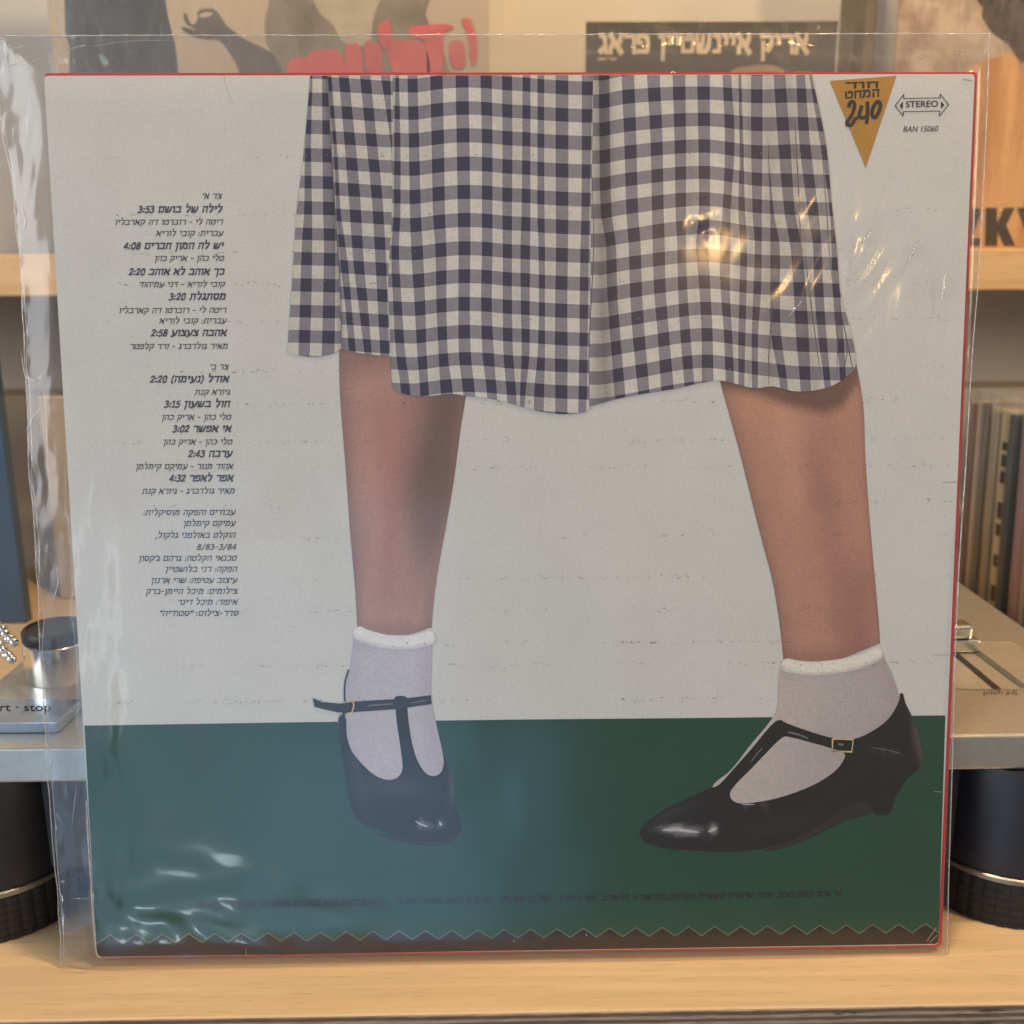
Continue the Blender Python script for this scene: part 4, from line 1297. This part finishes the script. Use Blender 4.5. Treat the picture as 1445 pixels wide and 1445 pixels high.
tube3('top_hem', film_row(ff_, 340, 320, 'top'), 0.00022, M_filmedge, cover)
tube3('side_seam', film_row(ff_, 340, 320, 'left'), 0.00020, M_filmedge, cover)
tube3('side_seam', film_row(ff_, 340, 320, 'right'), 0.00022, M_filmedge, cover)
tube3('side_seam', [p + Vector((0.0022 if False else -0.0004, 0.001, 0)) for p in film_row(fb_, 120, 120, 'left')], 0.00016, M_filmedge, cover)

# ------------------------------------------------------------------ turntable
PZ, PY = 0.081, 0.0172
tt = empty('turntable', (0, 0, 0), 'silver and black record player behind the leaning record', 'turntable')
PB = at_y(60, 1105, PY).z
box('plinth', -0.2215, 0.2475, PY, 0.36, PB, PZ, M_metal, tt, 0.0012, 3)
box('underbody', -0.214, 0.240, PY + 0.012, 0.352, 0.022, PB - 0.0003, M_darkplastic, tt, 0.002)
fx = (at_z(72, 1318, 0.006).x - 0.033, at_z(1340, 1290, 0.006).x + 0.033)
for cx in fx:
    for cy in (0.045, 0.315):
        ft = lathe('foot', [(0.0315, PB - 0.0005), (0.0322, PB - 0.002), (0.0322, 0.022)], M_darkplastic, tt, 64, (cx, cy, 0))
        lathe('foot_ring', [(0.0325, 0.0217), (0.0332, 0.0212), (0.0332, 0.0194), (0.0325, 0.0189)], M_ring, ft, 96, (cx, cy, 0))
        kn = [(0.0325, 0.0187)] + [(0.0330, 0.0180 - 0.0172 * k / 16) for k in range(17)] + [(0.0322, 0.0)]
        lathe('foot_tread', kn, M_rubber, ft, 160, (cx, cy, 0), lambda r, z, k: r - (0.0006 if (k % 4 == 0) else 0.0) - (0.0004 if int(round((0.018 - z) / (0.0172 / 16))) % 3 == 0 else 0))
# platter and mat
pl = lathe('platter', [(0.160, 0.0165), (0.164, 0.0155), (0.165, 0.004), (0.163, 0.001)], M_metal, tt, 128, (0.0, 0.205, PZ))
lathe('platter_mat', [(0.147, 0.0195), (0.148, 0.019), (0.148, 0.0168)], M_rubber, pl, 96, (0.0, 0.205, PZ))
# power knob
kb = at_z(66, 972, PZ)
kr = (at_z(110, 950, PZ).x - at_z(22, 950, PZ).x) / 2
kc = (kb.x + 0.0003, kb.y + kr)
kt = at_y(66, 918, kb.y).z - PZ
k2 = at_y(66, 903, kb.y).z - PZ
kn = lathe('power_knob', [(kr * 0.95, kt), (kr, kt - 0.0005), (kr, 0.0006), (kr * 0.985, 0.0001)], M_chrome, tt, 96, (*kc, PZ))
lathe('knob_cap', [(kr * 0.80, k2 + 0.0004), (kr * 0.84, k2 + 0.0012), (kr * 0.93, k2 + 0.0010), (kr * 0.985, k2 - 0.0002), (kr * 0.985, kt + 0.0012), (kr * 0.95, kt + 0.0002)], M_darkplastic, kn, 96, (*kc, PZ))
# start-stop button: a bevelled metal plate
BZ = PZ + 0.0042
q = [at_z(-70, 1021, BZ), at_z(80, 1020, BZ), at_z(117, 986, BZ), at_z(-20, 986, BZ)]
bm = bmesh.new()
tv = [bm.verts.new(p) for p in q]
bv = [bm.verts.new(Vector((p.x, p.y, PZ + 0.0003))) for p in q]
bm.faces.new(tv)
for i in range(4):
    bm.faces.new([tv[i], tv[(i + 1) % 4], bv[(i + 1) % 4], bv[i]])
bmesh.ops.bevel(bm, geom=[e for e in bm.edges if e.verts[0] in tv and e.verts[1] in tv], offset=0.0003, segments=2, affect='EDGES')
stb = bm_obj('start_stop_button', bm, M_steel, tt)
tp = lambda px, py, off=0: at_z(px, py, BZ + 0.00006 + off)
place_lines('button_lettering', [("start · stop", -26, 72, 1003, 1003, 15, 0, 0.0, 0.006)], M_black, stb, 0, tp)
# pitch slider panel
pz = PZ + 0.0002
pan = mesh('pitch_panel', [at_z(1346, 905, pz), at_z(1338, 960, pz), at_z(1352, 973, pz), at_z(1500, 973, pz), at_z(1430, 905, pz)], [(0, 1, 2, 3, 4)], plain('pitch_plate', (0.50, 0.47, 0.40), 0.4, 0.6, 0.05), tt)
mesh('slider_slot', [at_z(1346, 925, pz + 0.0002), at_z(1353, 922, pz + 0.0002), at_z(1413, 972, pz + 0.0002), at_z(1402, 972, pz + 0.0002)], [(0, 1, 2, 3)], M_darkplastic, pan)
mesh('slider_scale', [at_z(1366, 915, pz + 0.0002), at_z(1373, 911, pz + 0.0002), at_z(1452, 970, pz + 0.0002), at_z(1440, 970, pz + 0.0002)], [(0, 1, 2, 3)], plain('scale_grey', (0.10, 0.12, 0.12), 0.5), pan)
kp = at_z(1353, 922, PZ)
h1, h2 = at_y(1353, 903, kp.y).z, at_y(1353, 884, kp.y).z
wv = 0.0058
sk = box('slider_knob', kp.x - wv, kp.x + wv, kp.y, kp.y + 0.010, h1, h2, M_chrome, tt, 0.0015, 3)
box('knob_foot', kp.x - wv * 1.5, kp.x + wv * 1.6, kp.y - 0.001, kp.y + 0.011, PZ + 0.0006, h1 - 0.0002, M_chrome, sk, 0.001, 2)
tpp = lambda px, py, off=0: at_z(px, py, PZ + 0.00008 + off)
place_lines('pitch_lettering', [("pitch adj.", 1388, 1438, 980, 980, 8.5, 0, 0, 0)], M_black, tt, 0, tpp)

# ------------------------------------------------------------------ records on the ledge
def card(name, x0, x1, y, z0, z1, mat, parent, th=0.003):
    return box(name, x0, x1, y, y + th, z0, z1, mat, parent, 0.0005, 1)


def on_y(Y):
    return lambda px, py, off=0.0: at_y(px, py, Y - off)


def flat(name, pts, mat, parent, pl_, off=0.0002, smooth=True):
    P = spline(pts, True, 4) if smooth else pts
    vs = [pl_(p[0], p[1], off) for p in P]
    return mesh(name, vs, [tuple(range(len(vs)))], mat, parent)


def wrap(x0, x1, y0, y1, z0, z1, parent, seed):
    """loose clear wrap: crumpled sheet in front of a record, wider than it"""
    nu, nv = 60, 60
    vs, fs = [], []
    for j in range(nv + 1):
        for i in range(nu + 1):
            u, v = i / nu, j / nv
            x, z = x0 + (x1 - x0) * u, z0 + (z1 - z0) * v
            e = max(1 - min(u, 1 - u) * 14, 1 - min(v, 1 - v) * 14, 0)
            d = 0.0008 + 0.0007 * noise.noise(Vector((x * 20, z * 14, seed))) + e * 0.003 * noise.noise(Vector((x * 160, z * 60, seed + 3)))
            vs.append((x, y0 - max(0.0004, d + 0.0006) + e * 0.001, z))
    for j in range(nv):
        for i in range(nu):
            k = j * (nu + 1) + i
            fs.append((k, k + 1, k + nu + 2, k + nu + 1))
    return mesh('plastic_wrap', vs, fs, M_wrap, parent, True)


RY = 0.425
pr = on_y(RY)
X = lambda px, py=60: at_y(px, py, RY).x
ZL = up_t + 0.0008
# large grey-figure record at left
big = empty('record', (X(385), RY, ZL), 'large beige record printed with grey figures and red lettering, leftmost on ledge', 'record', 'records displayed on the ledge')
mi = Matrix.Translation(-Vector((X(385), RY, ZL)))
beige = plain('beige_cover', (0.46, 0.38, 0.29), 0.5, var=0.06, scale=14)
objs = [card('cover', X(72), X(690), RY, ZL, ZL + 0.315, beige, big)]
g1 = plain('grey_print', (0.085, 0.090, 0.10), 0.5, var=0.25, scale=25)
g2 = plain('mid_grey_print', (0.24, 0.21, 0.17), 0.5, var=0.3, scale=30)
g3 = plain('hand_grey_print', (0.14, 0.13, 0.12), 0.5, var=0.2, scale=40)
rp = plain('red_print', (0.55, 0.13, 0.13), 0.5, var=0.15, scale=25)
objs.append(flat('printed_trousers', [(88, -60), (91, 0), (92, 45), (98, 70), (97, 130), (97, 180), (250, 180), (252, 110), (248, 70), (240, 35), (233, 0), (226, -60)], g1, big, pr))
objs.append(flat('printed_hand', [(262, 18), (268, 32), (274, 34), (279, 26), (278, 18), (285, 13), (298, 12), (306, 16), (313, 26), (320, 36), (330, 44), (345, 55), (372, 68), (398, 82), (420, 104), (424, 170), (352, 170),
                                  (338, 104), (322, 72), (308, 57), (292, 56), (276, 53), (266, 48), (258, 42), (256, 38), (266, 40), (276, 42), (264, 34), (259, 24)], g3, big, pr))
objs.append(flat('finger_gap', [(281, 21), (290, 17), (300, 18), (296, 23), (286, 25)], beige, big, pr, 0.0004))
objs.append(flat('printed_figure', [(376, -50), (380, 0), (374, 30), (376, 60), (388, 80), (400, 103), (420, 140), (620, 140), (622, 60), (600, 20), (606, -50)], g2, big, pr, 0.0003))
objs.append(flat('printed_shirt', [(440, -50), (446, 10), (470, 35), (486, 60), (520, 62), (528, 20), (548, -50)], plain('pale_print', (0.42, 0.37, 0.28), 0.5), big, pr, 0.0005))
letters = [[(410, 84), (434, 80), (438, 73), (458, 70), (480, 74), (482, 110), (410, 110)], [(487, 66), (494, 62), (508, 66), (511, 110), (490, 110)], [(514, 62), (530, 60), (538, 68), (540, 110), (520, 110)],
           [(534, 38), (541, 30), (551, 32), (552, 62), (545, 70), (536, 60)], [(546, 60), (580, 58), (600, 64), (604, 110), (560, 110)], [(578, 40), (590, 36), (628, 34), (640, 40), (626, 50), (624, 110), (604, 110), (600, 60), (580, 52)],
           [(652, 30), (658, 25), (666, 32), (673, 60), (672, 84), (667, 92), (663, 80), (660, 50)], [(634, 62), (650, 58), (656, 70), (656, 92), (648, 97), (637, 92)]]
for L in letters:
    objs.append(flat('red_lettering', L, rp, big, pr, 0.0008))
objs.append(wrap(X(66), X(712), RY, RY, ZL, ZL + 0.318, big, 2.0))
# small dark single
mid = empty('record', (X(1005), RY, ZL), 'small dark grey single with cream lettering standing in the middle of ledge', 'record', 'records displayed on the ledge')
Y2 = RY + 0.008
X2 = lambda px: at_y(px, 60, Y2).x
zt2 = at_y(1000, 30, Y2).z
pr2 = on_y(Y2)
dg = plain('dark_grey_cover', (0.080, 0.070, 0.060), 0.45, var=0.1, scale=20)
o2 = [card('cover', X2(827), X2(1181), Y2, ZL, zt2, dg, mid)]
cr_ = plain('cream_ink', (0.66, 0.53, 0.36), 0.5)
o2.append(place_lines('cover_lettering', [("אריק איינשטיין פראג", 843, 1143, 75, 75, 44, 0.03, 0, 0.08), ("פראג", 843, 870, 85, 85, 6, 0, 0, 0)], cr_, mid, 0.0004, pr2))
o2.append(flat('pale_shape', [(1030, 102), (1055, 93), (1090, 92), (1110, 103), (1120, 130), (1030, 130)], plain('tan_ink', (0.34, 0.24, 0.15), 0.5), mid, pr2, 0.0005))
o2.append(wrap(X2(823), X2(1203), Y2, Y2, ZL, zt2 + 0.001, mid, 5.0))
# narrow dark grey upright box standing between
edge = empty('record', (X(1228), RY, ZL), 'narrow grey upright strip standing between the dark single and orange shirt record', 'record', 'records displayed on the ledge')
o3 = [box('cover', X2(1221), X2(1236), Y2 + 0.002, Y2 + 0.060, ZL, ZL + 0.315, plain('olive_grey', (0.16, 0.13, 0.09), 0.6), edge, 0.0006, 1)]
# record with dark curly hair and an orange shirt
rt = empty('record', (X(1400), RY, ZL), 'mauve and beige record with dark curly hair over an orange shirt, rightmost on ledge', 'record', 'records displayed on the ledge')
Y3 = RY - 0.006
pr3 = on_y(Y3)
X3 = lambda px: at_y(px, 100, Y3).x
mauve, t_, b_ = new_mat('mottled_mauve_cover')
n1 = nz(t_, obj_coord(t_), 42, 5, 0.65)
t_.links.new(mixrgb(t_, maprange(t_, n1, 0.38, 0.62, 0, 1), (0.29, 0.20, 0.15), (0.52, 0.41, 0.29)), b_.inputs['Base Color'])
b_.inputs['Roughness'].default_value = 0.5
o4 = [card('cover', X3(1262), X3(1262) + 0.315, Y3, ZL, ZL + 0.315, mauve, rt)]
orange, t_, b_ = new_mat('orange_cloth_print')
n1 = nz(t_, obj_coord(t_, (60, 60, 9)), 1.0, 4, 0.55)
t_.links.new(mixrgb(t_, maprange(t_, n1, 0.36, 0.62, 0, 1), (0.42, 0.185, 0.06), (0.66, 0.36, 0.14)), b_.inputs['Base Color'])
b_.inputs['Roughness'].default_value = 0.5
hair, t_, b_ = new_mat('dark_hair_print')
n1 = nz(t_, obj_coord(t_, (90, 90, 40)), 1.6, 5, 0.65)
t_.links.new(mixrgb(t_, maprange(t_, n1, 0.36, 0.66, 0, 1), (0.018, 0.012, 0.010), (0.10, 0.065, 0.05)), b_.inputs['Base Color'])
b_.inputs['Roughness'].default_value = 0.5
o4.append(flat('printed_shirt', [(1362, 110), (1376, 92), (1395, 84), (1420, 78), (1444, 78), (1490, 100), (1700, 180), (1700, 349), (1560, 349.5), (1358, 349.5), (1358, 220)], orange, rt, pr3, 0.0003))
o4.append(flat('printed_skin', [(1428, 40), (1434, 75), (1441, 100), (1450, 112), (1500, 105), (1500, 0), (1440, 0)], plain('skin_print', (0.42, 0.26, 0.18), 0.5), rt, pr3, 0.0004))
o4.append(flat('printed_hair', [(1378, -40), (1381, 0), (1388, 10), (1386, 22), (1393, 34), (1398, 42), (1406, 50), (1416, 56), (1424, 62), (1430, 72), (1436, 82), (1443, 88), (1455, 82), (1475, 60), (1500, -60), (1440, -80)], hair, rt, pr3, 0.0006))
dk = plain('dark_brown_ink', (0.055, 0.032, 0.020), 0.5)
def blk(P):
    return flat('cover_lettering', P, dk, rt, pr3, 0.0008, False)
o4.append(blk([(1350, 294), (1383, 294), (1383, 304), (1372, 336), (1383, 336), (1383, 347), (1350, 347), (1350, 340), (1362, 305), (1350, 305)]))
o4.append(blk([(1391, 293), (1407, 293), (1407, 314), (1417, 293), (1432, 293), (1420, 318), (1433, 347), (1417, 347), (1408, 326), (1407, 347), (1390, 347)]))
o4.append(blk([(1435, 293), (1450, 293), (1456, 312), (1462, 293), (1478, 293), (1464, 326), (1464, 347), (1448, 347), (1448, 326)]))
o4.append(wrap(X3(1242), X3(1262) + 0.322, Y3, Y3, ZL, ZL + 0.318, rt, 8.0))
for root, parts in ((big, objs), (mid, o2), (edge, o3), (rt, o4)):
    for o in parts:
        o.data.transform(Matrix.Translation(-root.location))

# ------------------------------------------------------------------ bin of records at right
BX = 0.356
crate = empty('record_bin', (BX, 0.2, -0.165), 'low wooden bin to the right of the shelf, packed with records', 'record bin')
cb = [box('bin_floor', BX - 0.012, BX + 0.34, 0.10, 0.514, -0.180, -0.168, M_upper, crate), box('bin_back', BX + 0.328, BX + 0.34, 0.10, 0.514, -0.1678, 0.09, M_upper, crate)]
for o in cb:
    o.data.transform(Matrix.Translation(-crate.location))
SPN = [((0.33, 0.27, 0.17), 'dull olive', 0.012), ((0.20, 0.18, 0.15), 'grey brown', 0.008), ((0.10, 0.085, 0.07), 'dark umber', 0.009), ((0.36, 0.33, 0.27), 'pale stone', 0.007), ((0.055, 0.045, 0.04), 'blackish brown', 0.016),
       ((0.20, 0.12, 0.10), 'rust brown', 0.006), ((0.05, 0.035, 0.03), 'near black', 0.014), ((0.33, 0.30, 0.24), 'light grey', 0.006), ((0.06, 0.05, 0.045), 'charcoal brown', 0.007), ((0.30, 0.20, 0.22), 'faded mauve', 0.016),
       ((0.05, 0.07, 0.075), 'dark teal', 0.009), ((0.45, 0.39, 0.27), 'cream with black lettering', 0.018), ((0.24, 0.22, 0.17), 'drab', 0.008), ((0.38, 0.31, 0.20), 'buff', 0.010), ((0.13, 0.12, 0.11), 'slate', 0.010),
       ((0.42, 0.36, 0.27), 'ivory', 0.009), ((0.16, 0.10, 0.08), 'chestnut', 0.008)]
y = 0.250
rs = random.Random(3)
for idx, (c, nm, th) in enumerate(SPN):
    h = 0.312 + rs.uniform(-0.004, 0.006)
    xo = BX + rs.uniform(0, 0.007)
    r_ = empty('record', (xo, y, -0.1676), f'record with a {nm} spine packed in the bin at right', 'record', 'records packed in the bin')
    sp_mat, t_, b_ = new_mat('spine_' + nm.split()[-1])
    n1 = nz(t_, obj_coord(t_, (30, 900, 12)), 1.0, 3)
    t_.links.new(mixrgb(t_, maprange(t_, n1, 0.35, 0.65, 0, 1), tuple(v * 1.0 for v in c), tuple(min(0.8, v * 1.8) for v in c)), b_.inputs['Base Color'])
    b_.inputs['Roughness'].default_value = 0.5
    r_.rotation_euler = (-0.062, 0, 0)
    box('cover', 0, 0.312, 0.0006, th - 0.0008, 0, h, sp_mat, r_, 0.0006, 1)
    if 'lettering' in nm:
        lv, lf = [], []
        zz = 0.15
        while zz < h - 0.02:
            hgt = rs.choice([0.006, 0.009, 0.012])
            k = len(lv)
            a_, b2_ = th * 0.3, th * 0.72
            lv += [(-0.0003, a_, zz), (-0.0003, b2_, zz), (-0.0003, b2_, zz + hgt), (-0.0003, a_, zz + hgt)]
            lf.append((k, k + 1, k + 2, k + 3))
            zz += hgt + rs.choice([0.003, 0.004, 0.014])
        mesh('spine_lettering', lv, lf, M_black, r_)
    # clear wrap, open at the top, standing taller than the cover
    vs, fs = [], []
    n, mz = 14, 30
    for j in range(mz + 1):
        zz = 0.0005 + (h + 0.009) * j / mz
        top = sstep(h - 0.02, h + 0.009, zz)
        for i in range(n + 1):
            t = i / n
            if t < 0.3:
                px_, py_ = 0.03 * (0.3 - t) / 0.3, 0.0001
            elif t < 0.7:
                a = (t - 0.3) / 0.4
                px_, py_ = -0.0010 - 0.0016 * math.sin(math.pi * a), 0.0001 + (th - 0.0004) * a
            else:
                px_, py_ = 0.03 * (t - 0.7) / 0.3, th - 0.0003
            wob = noise.noise(Vector((t * 5, zz * 50, idx * 3.3)))
            vs.append((px_ + wob * 0.0009 - top * 0.001, min(max(py_ + top * wob * 0.0012, 0.0), th), zz + top * 0.003 * noise.noise(Vector((t * 7, idx * 2.1, 0)))))
    for j in range(mz):
        for i in range(n):
            k = j * (n + 1) + i
            fs.append((k, k + 1, k + n + 2, k + n + 1))
    mesh('plastic_wrap', vs, fs, M_wrap, r_, True)
    y += th + 0.0003

# ------------------------------------------------------------------ left end: dark cabinet, wooden post, beaded cord
pc = at_z(38, 880, 0)
M_navy = plain('dark_blue_lacquer', (0.05, 0.095, 0.17), 0.3, var=0.1, scale=20)
cab = box('side_panel', pc.x - 0.20, pc.x, pc.y, pc.y + 0.010, 0.0003, up_b - 0.003, M_navy, None, 0.001)
tag(cab, 'dark blue upright panel standing at the far left end of the shelf', 'panel')
post = box('upright_panel', pc.x + 0.0015, pc.x + 0.22, pc.y + 0.055, pc.y + 0.067, 0.0003, at_y(60, 560, pc.y + 0.055).z, M_boardback, None, 0.001, 1)
tag(post, 'cream upright panel behind the turntable, beside the dark blue one', 'panel')
bm = bmesh.new()
A, B = at_y(-12, 872, 0.10), at_y(20, 908, 0.085)
for row in (0, 1):
    for k in range(9):
        t = k / 8
        p = A.lerp(B, t) + Vector((0, -0.004 * row, -0.006 * row))
        p.z += 0.001 * math.sin(k * 1.9)
        bmesh.ops.create_uvsphere(bm, u_segments=12, v_segments=8, radius=0.0021, matrix=Matrix.Translation(p))
cord = bm_obj('beaded_cord', bm, M_chrome, None, True)
tag(cord, 'silver beaded cord hanging over the left edge of the turntable', 'cord')
